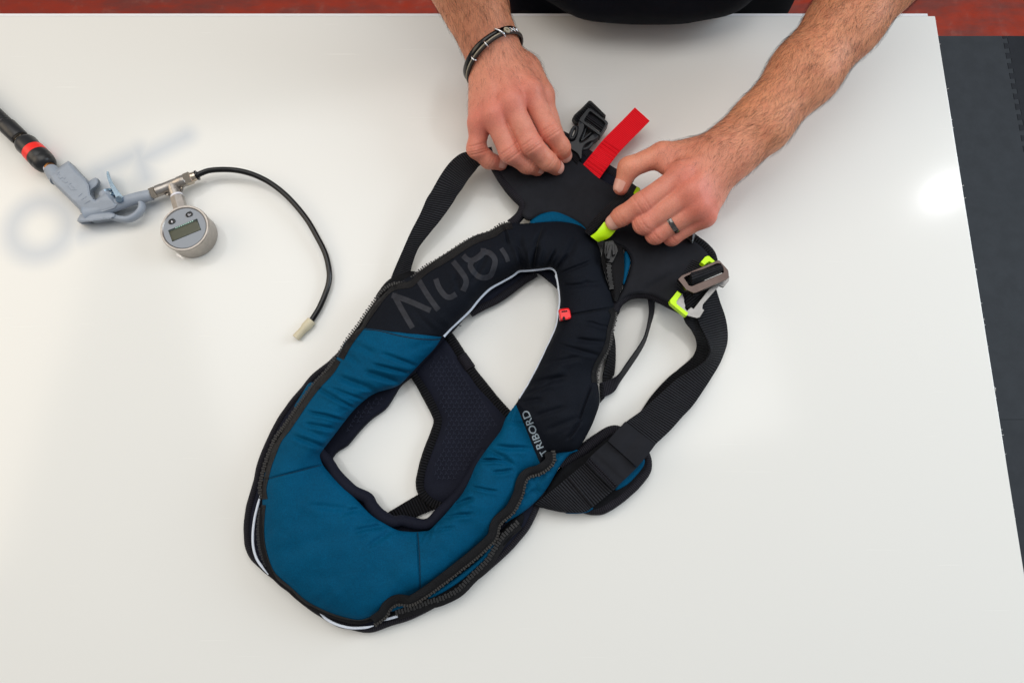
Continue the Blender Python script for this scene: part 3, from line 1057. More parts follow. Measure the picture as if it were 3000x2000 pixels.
# ---- stitched seams as small threads
def stitches(name, pts, bvhs, step, ln, wd, material, parent=None, lift=.15):
    p = even(pts, step)
    W, N = on_surface(bvhs, p, lift)
    t = np.gradient(W, axis=0); t /= np.linalg.norm(t, axis=1)[:, None]
    s = np.cross(N, t)
    return boxes(name, W, t * ln * .001, s * wd * .001, N * .0002, material, parent or jacket)


stitches('seam', [(774, 1406), (830, 1391), (890, 1376), (944, 1361)], [BB], 5.2, .75, .35, 'thread')
stitches('seam', [(1224, 1560), (1229, 1620), (1231, 1680), (1231, 1728)], [BB], 2.6, .55, .35, 'thread')
stitches('seam', [(1678, 921), (1720, 915), (1760, 907), (1794, 901)], [BN], 4.8, .7, .3, 'thread_dark')
stitches('seam', [(1590, 660), (1582, 690), (1574, 720), (1568, 760), (1566, 784)], [BN], 3, .6, .4, 'thread_dark')
stitches('seam', [(1056, 963), (1073, 965), (1111, 969), (1165, 982), (1222, 992), (1280, 994), (1294, 988)], [BN, BB], 2.4, .5, .4, 'thread_dark')
stitches('seam', [(1512, 1185), (1530, 1224), (1554, 1270), (1572, 1308), (1583, 1356)], [BN, BB], 2.4, .5, .4, 'thread_dark')

# ---- lettering printed on the cover
def strokes(name, lines, width, bvhs, material, parent, lift=.35, label=None):
    """Printed strokes: pixel polylines of a given pixel width draped over the cloth (one mesh)."""
    VV = []; FF = []; k = 0
    for ln in lines:
        wd = width
        if isinstance(ln, tuple):
            ln, wd = ln
        p = even(ln, 2.5, False, len(ln) > 2)
        t = np.gradient(p, axis=0); t /= np.linalg.norm(t, axis=1)[:, None]
        nn = np.stack([-t[:, 1], t[:, 0]], 1)
        m = 7
        o = np.linspace(-.5, .5, m) * wd
        q = (p[:, None] + nn[:, None] * o[None, :, None])
        W, _ = on_surface(bvhs, q.reshape(-1, 2), lift)
        VV.append(W); F = quads_grid(len(p), m) + k; FF.append(F); k += len(W)
        lift += .04
    V = np.vstack(VV)
    o = mk(name, V, [np.vstack(FF)], material, parent, label=label)
    return o


def zz(pts, sc=0.1913, o=(1120, 690)):
    return [(o[0] + x * sc, o[1] + y * sc) for x, y in pts]


strokes('printed_lettering', [
    zz([(175, 900), (305, 1140), (465, 1415)]), zz([(150, 915), (400, 1000), (740, 1150)]), zz([(560, 690), (700, 920), (850, 1130), (842, 1112)]),
    zz([(820, 665), (870, 800), (960, 920), (1040, 945), (1130, 895)]), zz([(1085, 400), (1190, 530), (1270, 650), (1280, 740), (1235, 850)]),
    zz([(1370, 400), (1350, 470), (1400, 560), (1480, 630), (1570, 645), (1650, 610), (1690, 540), (1725, 420), (1710, 340), (1640, 270), (1560, 255)]),
    zz([(1240, 310), (1300, 370), (1370, 390), (1450, 350), (1540, 270), (1550, 200)]),
    (zz([(1820, 200), (1890, 310), (1925, 400)]), 13)], 16.0, [BN], 'mark_grey', jacket, label='dark grey rating printed upside down on the black cover')


def text_mesh(name, body, origin, right, up, size, bvhs, material, parent, lift=.4, spacing=1.0, font_w=1.0, label=None, fit=None):
    """Text laid out in pixels (baseline direction right, letter-up direction up) and draped on the surface."""
    cu = bpy.data.curves.new(name, 'FONT')
    cu.body = body; cu.size = 1.0; cu.space_character = spacing
    cu.offset = 0.012
    ob = bpy.data.objects.new(name, cu); COL.objects.link(ob)
    dg = bpy.context.evaluated_depsgraph_get()
    me = bpy.data.meshes.new_from_object(ob.evaluated_get(dg))
    bpy.data.objects.remove(ob); bpy.data.curves.remove(cu)
    bm = bmesh.new(); bm.from_mesh(me)
    bmesh.ops.triangulate(bm, faces=bm.faces[:])
    bmesh.ops.subdivide_edges(bm, edges=[e for e in bm.edges if e.calc_length() > .12], cuts=2)
    bmesh.ops.triangulate(bm, faces=bm.faces[:])
    V = np.array([v.co[:] for v in bm.verts]); bm.verts.index_update()
    T = np.array([[v.index for v in f.verts] for f in bm.faces])
    bm.free(); bpy.data.meshes.remove(me)
    V[:, 0] *= font_w
    if fit:
        V[:, 0] *= fit / size / V[:, 0].max()
    q = np.asarray(origin, float) + V[:, :1] * size * np.asarray(right, float) + V[:, 1:2] * size * np.asarray(up, float)
    if bvhs is None:
        W = P(q[:, 0], q[:, 1], np.full(len(q), float(lift)))
    else:
        W, _ = on_surface(bvhs, q, lift)
    a, b, c = W[T[:, 0]], W[T[:, 1]], W[T[:, 2]]
    fl = np.cross(b - a, c - a)[:, 2] < 0
    T[fl] = T[fl][:, ::-1]
    return mk(name, W, T, material, parent, label=label, smooth=False)


# TRIBORD runs up the right limb; the first letter dips into the seam
text_mesh('printed_lettering', 'RIBORD', (1594, 1311), (-.385, -.923), (-.923, .385), 30, [BN, BB], 'print_grey', jacket, fit=121, font_w=1.0, label='light grey brand name on the black cover')
text_mesh('printed_lettering', 'T', (1603, 1326), (-.50, -.866), (-.80, .60), 28, [BN, BB], 'print_grey', jacket, font_w=.9)

# ---- zips
def zip_teeth(name, pts, bvhs, material, parent, step=7.2, L=1.5, w=.85, h=.7, lift=.5, z=None, jit=.15):
    p = even(pts, step)
    if z is None:
        W, N = on_surface(bvhs, p, lift)
    else:
        W = P(p[:, 0], p[:, 1], np.interp(np.linspace(0, 1, len(p)), np.linspace(0, 1, len(z)), z)); N = np.tile([0, 0, 1.0], (len(p), 1))
    W[:, 2] = np.convolve(np.pad(W[:, 2], 2, 'edge'), np.ones(5) / 5, 'valid')
    t = np.gradient(W, axis=0); t /= np.linalg.norm(t, axis=1)[:, None]
    s = np.cross(N, t); s /= np.linalg.norm(s, axis=1)[:, None]
    alt = np.where(np.arange(len(W)) % 2, 1, -1)[:, None]
    C = W + s * alt * .00035
    nn = np.cross(t, s)
    nn[nn[:, 2] < 0] *= -1
    return boxes(name, C, s * L * .001, t * w * .001, nn * h * .001, material, parent)


def tape_on(name, pts, width, bvhs, parent, material='tape', lift=.5, off=0.0, m=7, minz=None):
    p = even(pts, 6)
    t = np.gradient(p, axis=0); t /= np.linalg.norm(t, axis=1)[:, None]
    nn = np.stack([-t[:, 1], t[:, 0]], 1)
    o = (np.linspace(-.5, .5, m) * width + off)
    q = p[:, None] + nn[:, None] * o[None, :, None]
    W, _ = on_surface(bvhs, q.reshape(-1, 2), lift, 20)
    n = len(p)
    W = W.reshape(n, m, 3)
    bot = W.copy(); bot[..., 2] -= .0009
    s = np.r_[0, np.cumsum(np.linalg.norm(np.diff(W[:, m // 2], axis=0), axis=1))]
    wd = np.linalg.norm(W[:, -1] - W[:, 0], axis=1).mean()
    uv = np.stack([np.repeat(s, m), np.tile(np.linspace(0, wd, m), n)], 1)
    V = np.vstack([W.reshape(-1, 3), bot.reshape(-1, 3)]); N = n * m
    Q = quads_grid(n, m)
    e1 = np.arange(n - 1) * m
    side = np.vstack([np.stack([e1, e1 + m, e1 + m + N, e1 + N], 1), np.stack([e1 + m - 1 + N, e1 + 2 * m - 1 + N, e1 + 2 * m - 1, e1 + m - 1], 1)])
    return mk(name, V, [Q, Q[:, ::-1] + N, side], material, parent, np.vstack([uv, uv]))


ZL = [(1492, 654), (1466, 658), (1436, 679), (1389, 695), (1352, 715), (1320, 737), (1280, 762), (1250, 778), (1220, 801), (1196, 824), (1172, 829), (1145, 834), (1118, 854), (1092, 888), (1068, 922), (1050, 950), (1028, 978), (1008, 1008), (990, 1042)]
tape_on('zip_tape', [(u + 9, v + 8) for u, v in ZL], 19, [BN, BB], jacket)
zip_teeth('zip_teeth', ZL, [BN, BB], 'tooth', jacket, z=[27, 27, 28, 28, 28, 27, 27, 26], L=1.7, w=.8)
ZL2 = [(985, 1052), (965, 1085), (925, 1128), (893, 1170), (862, 1216), (835, 1255), (812, 1285), (795, 1325), (782, 1360), (772, 1400), (766, 1430), (770, 1460)]
tape_on('zip_tape', [(u + 4, v + 2) for u, v in ZL2], 22, [BB], jacket)
zip_teeth('zip_teeth', [(u - 5, v - 4) for u, v in ZL2], [BB], 'tooth', jacket, z=[24, 22, 21, 21, 21], L=1.9, w=.85)
# lower left rim: dark turned edge under the blue
tape_on('zip_tape', [(772, 1478), (768, 1520), (768, 1575), (778, 1628), (800, 1680), (846, 1722), (893, 1763), (945, 1791), (996, 1810), (1050, 1821), (1090, 1812)], 15, [BB], jacket, lift=.5)
zip_teeth('zip_teeth', [(763, 1490), (758, 1530), (757, 1570), (764, 1615), (780, 1655)], None, 'tooth_dark', jacket, z=[17, 17, 17, 17], L=1.8)
# lower right: the zip has burst open into two rows
ZR1 = [(1621, 1322), (1622, 1350), (1605, 1371), (1580, 1387), (1551, 1395), (1537, 1414), (1530, 1444), (1517, 1476), (1500, 1502), (1464, 1535), (1455, 1570), (1436, 1595), (1387, 1638), (1339, 1676), (1291, 1714), (1243, 1748), (1205, 1770), (1167, 1767), (1143, 1781), (1129, 1805), (1100, 1827)]
ZR2 = [(1516, 1530), (1490, 1553), (1468, 1576), (1449, 1606), (1425, 1643), (1377, 1690), (1339, 1728), (1291, 1752), (1258, 1761), (1215, 1777), (1162, 1793)]
tz = even(ZR1, 8)
tg = np.gradient(tz, axis=0); tg /= np.linalg.norm(tg, axis=1)[:, None]
nn_ = np.stack([tg[:, 1], -tg[:, 0]], 1)
nn_ *= np.sign((nn_ * (np.array([1150, 1450]) - tz)).sum(1))[:, None]
ribbon('zip_tape', tz + nn_ * 25, tz - nn_ * 6, [(34, 27)] * 6 + [(36, 26)] * 20, 'tape', jacket, thick=1.2, n=len(tz) * 2, crown=1.2, wave=.6)
zip_teeth('zip_teeth', ZR1, None, 'tooth', jacket, z=[29, 28.5, 28, 28, 28, 28, 28, 28], L=2.2, w=.95, h=1.0, step=8)
t2 = even(ZR2, 8)
tg = np.gradient(t2, axis=0); tg /= np.linalg.norm(tg, axis=1)[:, None]
n2_ = np.stack([tg[:, 1], -tg[:, 0]], 1); n2_ *= np.sign((n2_ * (np.array([1700, 1900]) - t2)).sum(1))[:, None]
ribbon('zip_tape', t2 - n2_ * 5, t2 + n2_ * 22, [(18.5, 15)] * len(t2), 'tape', jacket, thick=1.0, n=len(t2) * 2, crown=.6, wave=.5)
zip_teeth('zip_teeth', ZR2, None, 'tooth_dark', jacket, z=[21, 21, 20.5, 20.5], L=2.4, w=1.1, h=1.2, step=9)
panel('zip_gusset', [(1530, 1500), (1470, 1550), (1440, 1590), (1390, 1640), (1340, 1680), (1290, 1718), (1240, 1752), (1170, 1780), (1130, 1810), (1160, 1806), (1230, 1785), (1300, 1755), (1350, 1730), (1400, 1690), (1450, 1630), (1490, 1585), (1530, 1535)], 'black_cloth', jacket, z0=10, z1=16.5, R=8, step=9)
# blue gusset outside the zip
panel('gusset_panel', [(1694, 1318), (1668, 1332), (1640, 1366), (1606, 1424), (1578, 1460), (1540, 1494), (1500, 1520), (1478, 1530), (1500, 1480), (1515, 1440), (1525, 1405), (1550, 1380), (1605, 1360), (1615, 1330), (1650, 1315)],
      'blue_cloth', jacket, z0=12, z1=24, R=16, step=6, zfun=lambda u, v, d: 2.6 * vnoise((u + v) / 15, (u - v) / 60, 21) + 1.4 * vnoise(u / 11, v / 11, 4))
panel('gusset_panel', [(1440, 1592), (1410, 1630), (1360, 1672), (1300, 1716), (1255, 1748), (1262, 1752), (1310, 1728), (1365, 1690), (1420, 1640), (1450, 1598)], 'blue_cloth', jacket, z0=14, z1=21, R=5, step=5)
panel('gusset_panel', [(1186, 1760), (1160, 1764), (1142, 1784), (1150, 1790), (1180, 1780), (1200, 1774)], 'blue_cloth', jacket, z0=14, z1=24, R=5, step=5)
panel('gusset_panel', [(905, 1122), (880, 1160), (862, 1190), (870, 1196), (900, 1165), (925, 1126)], 'blue_cloth', jacket, z0=10, z1=19, R=5, step=5)
# right limb zip: tape, teeth, slider with pull
ZV = [(1797, 905), (1805, 925), (1795, 965), (1790, 1000), (1778, 1032), (1760, 1062), (1749, 1094), (1750, 1120)]
tape_on('zip_tape', [(u - 8, v) for u, v in ZV], 18, [BN], jacket)
zip_teeth('zip_teeth', ZV, None, 'tooth_dark', jacket, z=[26, 26, 26], L=1.7, w=.8)
ribbon('zip_tape', [(1768, 712), (1762, 760), (1772, 800), (1786, 840), (1796, 880)], [(1822, 720), (1828, 750), (1828, 800), (1822, 840), (1808, 884)], [34, 33, 32, 30, 28], 'tape', jacket, thick=1.4, crown=2.0, wave=1.2)
zip_teeth('zip_teeth', [(1784, 762), (1784, 790), (1787, 815), (1792, 845)], None, 'tooth_dark', jacket, z=[36.5, 35.5, 34, 32], L=2.4, w=.9, step=6, h=.9)
panel('gusset_panel', [(1835, 735), (1847, 765), (1840, 800), (1828, 835), (1822, 820), (1826, 775), (1828, 745)], 'blue_cloth', jacket, z0=20, z1=29, R=8, step=6)

sl = prism('zip_slider', [(1772, 708), (1795, 703), (1808, 722), (1811, 735), (1800, 760), (1794, 770), (1778, 768), (1770, 740)], 'slider_black', jacket, z0=34, z1=40)
prism('pull_tab', [(1783, 706), (1799, 707), (1803, 745), (1795, 748), (1792, 720), (1788, 720), (1784, 748), (1776, 744), (1777, 720)], 'slider_black', sl, z0=40.5, z1=44)
prism('pull_tab', [(1786, 718), (1795, 718), (1787, 760), (1776, 757)], 'slider_black', sl, z0=42, z1=46)

# red tip of the inflation lever poking from the pocket
wh = panel('whistle_tip', [(1636, 908), (1641, 905), (1662, 902), (1669, 906), (1673, 922), (1672, 934), (1642, 938), (1639, 925)], 'red_plastic', jacket, z0=38, z1=50, R=3.5, step=4, label='red plastic tip showing at the neck hole')
prism('slot', [(1645, 911), (1662, 909), (1662, 913), (1645, 915)], 'thread_dark', wh, z0=50.1, z1=50.6)
prism('slot', [(1648, 930), (1652, 926), (1656, 930), (1656, 938), (1648, 938)], 'thread_dark', wh, z0=50.1, z1=50.6)

# loose thread ends
for pts, zz_ in (([(1335, 952), (1343, 953), (1351, 954)], (12, 6, 3)), ([(978, 1385), (988, 1384), (998, 1387)], (22, 14, 8))):
    p = cr(np.array(pts, float), 8)
    sweep('thread_end', P(p[:, 0], p[:, 1], np.interp(np.linspace(0, 1, 8), [0, .5, 1], zz_)), .45, 'thread_dark', jacket, 6)

# ---- back support pad, seen through the hole
PAD = [(1203, 1080), (1235, 1131), (1261, 1176), (1277, 1209), (1284, 1235), (1274, 1272), (1258, 1313), (1243, 1357), (1234, 1394), (1232, 1416), (1237, 1440), (1262, 1468), (1295, 1482), (1340, 1470), (1400, 1420), (1470, 1330), (1530, 1250), (1487, 1213), (1446, 1168), (1409, 1124), (1376, 1080), (1352, 1042), (1328, 1005), (1309, 980), (1290, 985), (1250, 1030)]
panel('back_pad', PAD, 'lining', jacket, z0=.3, z1=9, R=20, step=10, zfun=lambda u, v, d: np.minimum(d / 30, 1) * 2.0 + .6 * vnoise(u / 30, v / 30, 2))
binding('binding', PAD[0:13], 6, 5.2, 'webbing_dark', flat=.9)
binding('binding', PAD[17:25], 6.5, 5.4, 'webbing_dark', flat=.9)
binding('binding', [(1352, 1042), (1366, 1062), (1378, 1080)], 8, 6.6, 'webbing_fine', flat=.9)


def grip_marks(name, poly, z, pitch, parent):
    pts = np.array(poly, float)
    lo, hi = pts.min(0), pts.max(0)
    C = []
    ys = np.arange(lo[1], hi[1], pitch * .866)
    for j, y in enumerate(ys):
        for x in np.arange(lo[0], hi[0], pitch):
            C.append((x + (pitch * .5 if j % 2 else 0), y))
    C = np.array(C); C = C[inside(C, pts)]
    cs, A, B, Cc = [], [], [], []
    for a in (0.3, 0.3 + 2.094, 0.3 + 4.189):
        d = np.array([math.cos(a), math.sin(a)])
        q0 = P(C[:, 0], C[:, 1], z); q1 = P(C[:, 0] + d[0] * pitch * .42, C[:, 1] + d[1] * pitch * .42, z)
        m = (q0 + q1) / 2; ax = (q1 - q0) / 2
        s = np.cross(ax, [0, 0, 1.0]); s /= np.linalg.norm(s, axis=1)[:, None]
        cs.append(m); A.append(ax); B.append(s * .00028); Cc.append(np.tile([0, 0, .0002], (len(C), 1)))
    boxes(name, np.vstack(cs), np.vstack(A), np.vstack(B), np.vstack(Cc), 'grip', parent)


grip_marks('grip_marks', [(1255, 1065), (1310, 1035), (1340, 1070), (1380, 1130), (1430, 1190), (1455, 1235), (1420, 1290), (1390, 1350), (1330, 1400), (1275, 1410), (1272, 1360), (1300, 1290), (1308, 1230), (1290, 1170), (1260, 1110)], 11.6, 15.0, jacket)
grip_marks('grip_marks', [(1100, 1160), (1125, 1155), (1110, 1185), (1060, 1230), (1020, 1265), (1005, 1260), (1050, 1205)], 15.4, 15.0, jacket)
ribbon('crotch_strap', [(1255, 1430), (1200, 1462), (1120, 1510)], [(1290, 1485), (1222, 1512), (1150, 1552)], [5, 5, 6], 'webbing_dark', jacket, n=50)

# ---- shoulder strap on the left
ribbon('shoulder_strap', [(1440, 430), (1386, 442), (1350, 450), (1318, 476), (1289, 516), (1264, 560), (1249, 584), (1230, 628), (1203, 680), (1176, 741), (1153, 794), (1140, 830)],
       [(1450, 470), (1411, 480), (1392, 500), (1374, 522), (1354, 552), (1338, 574), (1325, 596), (1290, 645), (1257, 686), (1226, 728), (1209, 772), (1200, 810)],
       [24, 25, 27, 30, 31, 30, 29, 26, 22, 18, 14, 12], 'webbing', jacket, thick=1.8, n=150, crown=.9)
panel('strap_tab', [(1216, 795), (1180, 798), (1142, 817), (1119, 840), (1100, 875), (1150, 868), (1200, 842), (1225, 812)], 'black_cloth', jacket, z0=4, z1=22, R=14, step=8)

# ---- yoke: smooth black neoprene with bindings
YOKE = [(1448, 487), (1479, 536), (1505, 567), (1530, 592), (1536, 606), (1528, 628), (1550, 645), (1588, 626), (1625, 622), (1662, 634), (1700, 655), (1730, 685), (1768, 704), (1805, 717), (1831, 731), (1846, 752), (1848, 775), (1838, 812), (1824, 845), (1806, 880), (1808, 900),
        (1828, 876), (1853, 863), (1891, 861), (1923, 870), (1965, 891), (2003, 905), (2040, 860), (2075, 800), (2084, 760), (2060, 725), (2034, 704), (1995, 668), (1940, 625), (1880, 590), (1835, 570), (1800, 548), (1755, 521), (1707, 480), (1669, 460), (1610, 446), (1540, 462), (1490, 480)]


def yoke_z(u, v, d):
    return 2.0 * vnoise(u / 60, v / 60, 77) + 5.0 * np.exp(-((u - 1940) ** 2 + (v - 790) ** 2) / 70 ** 2) - 2.5 * np.exp(-(((u - 1925) * .5 + (v - 830) * .87) / 9) ** 2) * np.exp(-((u - 1925) ** 2 + (v - 830) ** 2) / 60 ** 2) \
        - 2.0 * np.exp(-(((u - 1650) * .6 - (v - 560) * .8) / 14) ** 2) * np.exp(-((u - 1650) ** 2 + (v - 560) ** 2) / 90 ** 2)


yoke = panel('yoke_panel', YOKE, 'neoprene', jacket, z0=20, z1=27, R=9, step=9, zfun=yoke_z)
BY = bvh_of(yoke)
binding('binding', [(1446, 484), (1462, 512), (1479, 538), (1505, 569), (1528, 592), (1534, 606), (1526, 628), (1508, 648), (1494, 658)], [23, 23, 22, 22, 20, 18], 5.6, flat=.9)
binding('binding', [(1799, 915), (1806, 895), (1826, 874), (1853, 861), (1891, 859), (1923, 869), (1965, 889), (2000, 906)], [22, 20, 18, 18, 18, 18], 6.0, flat=.9)
binding('binding', [(1990, 664), (2020, 690), (2040, 706), (2062, 724), (2080, 745), (2088, 766)], [22, 21, 20], 5.8, 'webbing_dark', flat=.9)
panel('back_layer', [(1632, 396), (1660, 404), (1704, 441), (1745, 470), (1784, 499), (1820, 520), (1854, 538), (1880, 566), (1860, 600), (1800, 575), (1740, 545), (1680, 500), (1620, 450)], 'lining', jacket, z0=6, z1=17, R=9, step=9)
binding('binding', [(1630, 392), (1660, 405), (1704, 442), (1745, 471), (1784, 500), (1820, 522), (1850, 540)], 14, 6.2, 'webbing_fine', flat=.8)
panel('collar_lining', [(1552, 648), (1566, 634), (1590, 622), (1625, 616), (1662, 628), (1700, 650), (1724, 672), (1735, 690), (1700, 670), (1640, 656), (1590, 658), (1556, 662)], 'blue_cloth', jacket, z0=14, z1=26, R=10, step=7)
# mesh tab with yellow ends, pinched by the right hand
ribbon('mesh_tab', [(1850, 540), (1822, 562), (1793, 588), (1755, 623), (1728, 655), (1712, 678)], [(1872, 560), (1858, 586), (1830, 614), (1790, 645), (1765, 668), (1734, 696)], [(24, 24), (36, 34), (41, 38), (42, 39), (41, 39), (38, 37)], 'mesh_web', jacket, thick=2.2, n=80, crown=4)
ribbon('yellow_tab', [(1770, 650), (1756, 668), (1744, 682), (1730, 692)], [(1808, 666), (1800, 680), (1782, 698), (1752, 709)], [(46.5, 43), (46.5, 41), (45.5, 39), (43, 37)], 'yellow', jacket, thick=1.8, n=40, crown=1.5)
ribbon('yellow_tab', [(1866, 546), (1861, 556), (1856, 566)], [(1876, 552), (1872, 562), (1866, 574)], [27, 31, 34], 'yellow', jacket, thick=1.5, n=16)
# red pull tab
ribbon('pull_tab', [(1860, 315), (1830, 346), (1795, 381), (1764, 413), (1730, 455), (1700, 492)], [(1903, 354), (1874, 384), (1842, 416), (1814, 446), (1782, 487), (1750, 532)], [30, 27, 25, 26, 27, 23.5], 'webbing_red', jacket, thick=2.4, n=110, crown=.4, label='red webbing pull tab')
ribs = []
for k in range(9):
    f = .12 + .84 * k / 8
    a = np.array([1776, 400]) * (1 - f) + np.array([1712, 478]) * f; b = np.array([1826, 434]) * (1 - f) + np.array([1762, 516]) * f
    if k != 4:
        ribs.append((a, b))
for a, b in ribs:
    q = np.linspace(0, 1, 8)[:, None]
    p = a + (b - a) * (.03 + .94 * q)
    sweep('bar_tack', P(p[:, 0], p[:, 1], np.full(8, 27.2)), .38, 'webbing_red', jacket, 6)

# ---- side release buckle
def Z2(pts):
    return [(1600 + x * .1913, 270 + y * .1913) for x, y in pts]


panel('webbing_loop', Z2([(400, 405), (430, 350), (540, 250), (655, 132), (690, 135), (800, 240), (915, 355), (905, 405), (860, 420), (720, 310), (640, 300), (560, 400), (470, 490), (440, 470)]), 'webbing_dark', jacket, z0=4, z1=21, R=8, step=5, smooth_outline=False, rot=.8)
ribbon('webbing_loop', Z2([(650, 300), (610, 350), (570, 420)]), Z2([(915, 470), (880, 540), (835, 620)]), [19, 25, 21], 'webbing', jacket, n=40, crown=1.5)
bk = prism('release_buckle', Z2([(645, 245), (690, 255), (935, 450), (950, 480), (830, 662), (800, 650), (505, 435), (520, 400)]), 'black_plastic', jacket, holes=[Z2([(685, 298), (885, 452), (908, 490), (838, 615), (810, 610), (592, 445), (585, 425), (660, 305)])], z0=14, z1=26, label='black plastic male half of a side release buckle')
prism('spine', Z2([(500, 450), (560, 462), (588, 500), (575, 590), (515, 725), (530, 772), (620, 725), (690, 655), (760, 640), (808, 680), (745, 735), (655, 768), (585, 820), (556, 900), (545, 1015), (515, 1020), (475, 945), (335, 840), (308, 775), (425, 742), (470, 660), (488, 560)]), 'black_plastic', bk, z0=14, z1=25.5, bev=2.2, bz=1.5, rounded=True)
prism('web_plate', Z2([(600, 470), (800, 640), (700, 660), (540, 760), (520, 720), (580, 590)]), 'gloss_black', bk, z0=12, z1=18)
p = even(Z2([(625, 525), (715, 600), (540, 748)]), 3, True, False)
sweep('rib', P(p[:, 0], p[:, 1], 20), 1.3, 'black_plastic', bk, 8, True)
for c, ang, rx, ry in (((420, 630), 1.95, 95, 38), ((628, 815), -.75, 85, 38)):
    th = np.linspace(0, 2 * np.pi, 40, endpoint=False)
    e = np.stack([np.cos(th) * rx, np.sin(th) * ry], 1)
    R2 = np.array([[math.cos(ang), math.sin(ang)], [-math.sin(ang), math.cos(ang)]])
    e = e @ R2 + np.array(c)
    q = np.array(Z2(e))
    sweep('side_spring', P(q[:, 0], q[:, 1], 19), 2.2, 'black_plastic', bk, 10, True, flat=1.3)
ribbon('buckle_strap', Z2([(320, 830), (360, 900), (380, 1000)]), Z2([(520, 1000), (500, 1060), (480, 1120)]), [22, 25, 26], 'webbing_dark', jacket, n=24)
# black plastic end showing right of the hand
panel('slider_buckle', [(1998, 692), (2015, 668), (2035, 655), (2062, 640), (2060, 655), (2040, 675), (2036, 700), (2030, 716), (2016, 706)], 'gloss_black', jacket, z0=20, z1=31, R=6, step=5)

# ---- waist strap on the right: lower ply, upper ply, pad, keeper
ribbon('waist_strap', [(2003, 900), (2004, 925), (2010, 943), (2028, 966), (2040, 991), (2043, 1013), (2038, 1032), (2025, 1051), (1987, 1083), (1955, 1109), (1912, 1155), (1878, 1204)],
       [(2085, 880), (2092, 915), (2092, 950), (2092, 975), (2093, 1000), (2092, 1026), (2084, 1050), (2070, 1070), (2030, 1105), (2000, 1130), (1970, 1190), (1930, 1240)],
       [(30, 20), (29, 15), (27, 10), (24, 7), (20, 6), (16, 6), (14, 6), (13, 6), (11, 6), (10, 6), (9, 6), (8, 6)], 'webbing_dark', jacket, thick=1.6, n=130, crown=0)
ribbon('waist_strap', [(2030, 850), (2034, 900), (2048, 945), (2064, 976), (2077, 1005), (2082, 1029), (2070, 1054), (2046, 1074), (1990, 1106), (1950, 1140), (1910, 1176), (1876, 1205), (1838, 1232), (1815, 1256)],
       [(2095, 835), (2110, 884), (2124, 924), (2131, 959), (2132, 997), (2124, 1029), (2108, 1067), (2083, 1109), (2055, 1152), (2028, 1190), (1998, 1222), (1964, 1260), (1923, 1299), (1898, 1326)],
       [(32, 29), (28, 25), (24, 18), (26, 14), (28, 12), (27, 12), (25, 12), (23, 12), (20, 13), (19, 14), (19, 15), (20, 16), (23, 19), (23, 20)], 'webbing', jacket, thick=1.8, n=220, crown=.8)
PADR = [(1809, 1255), (1787, 1259), (1755, 1279), (1707, 1314), (1653, 1349), (1620, 1385), (1575, 1450), (1565, 1480), (1577, 1491), (1659, 1502), (1717, 1504), (1742, 1508), (1771, 1502), (1819, 1473), (1860, 1438), (1892, 1403), (1907, 1381), (1909, 1355), (1902, 1333), (1885, 1310), (1850, 1275)]
PADR = inset(PADR, 6)
panel('waist_pad', PADR, 'black_cloth', jacket, z0=.3, z1=13, R=16, step=9, zfun=lambda u, v, d: .6 * vnoise(u / 25, v / 25, 6))
binding('binding', [(1640, 1362), (1653, 1352), (1707, 1318), (1755, 1283), (1787, 1264), (1812, 1264), (1835, 1290)], [9, 10, 10, 9, 4], 6.0, flat=.9)
binding('binding', [(1884, 1318), (1893, 1336), (1897, 1356), (1894, 1377), (1880, 1397), (1851, 1429), (1813, 1462), (1768, 1489), (1742, 1493), (1716, 1489), (1690, 1478)], [9, 9, 9, 9, 9, 9, 7, 4], 5.2, flat=.9)
panel('pad_face', [(1872, 1340), (1887, 1342), (1886, 1364), (1856, 1402), (1830, 1424), (1800, 1436), (1820, 1400)], 'blue_cloth', jacket, z0=10, z1=17, R=5, step=5)
panel('pad_face', [(1736, 1482), (1742, 1487), (1722, 1500), (1690, 1504), (1655, 1502), (1700, 1492)], 'blue_cloth', jacket, z0=6, z1=13.5, R=5, step=5)
ribbon('waist_webbing', [(1666, 1395), (1632, 1424), (1596, 1452), (1565, 1478)], [(1738, 1484), (1710, 1500), (1650, 1500), (1600, 1490)], [18, 18, 17, 15], 'webbing', jacket, n=60)
ribbon('waist_webbing', [(1717, 1353), (1692, 1374), (1665, 1396)], [(1799, 1434), (1770, 1458), (1738, 1484)], [20.5, 20.5, 20], 'webbing', jacket, n=60)
ribbon('waist_webbing', [(1779, 1293), (1750, 1318), (1735, 1332), (1717, 1352)], [(1866, 1369), (1836, 1398), (1822, 1411), (1797, 1436)], [25, 26, 25, 26], 'neoprene', jacket, thick=2.2, n=60)
for a, b in (((1722, 1346), (1800, 1428)), ((1727, 1341), (1806, 1423))):
    q = np.linspace(0, 1, 14)[:, None]; p = np.array(a) + (np.array(b) - np.array(a)) * q
    sweep('webbing_fold', P(p[:, 0], p[:, 1], 26.3), 1.2, 'webbing_fine', jacket, 8)
for lf in (0, 1):
    f = lf * .5
    A = np.array([(1832, 1234), (1806, 1262), (1781, 1291)], float); B = np.array([(1921, 1301), (1895, 1335), (1867, 1368)], float)
    ribbon('strap_keeper', A * (1 - f) + B * f, A * (.5 - f) + B * (.5 + f), [27.5, 28, 28], 'neoprene', jacket, thick=2.4, n=30, crown=1.3)
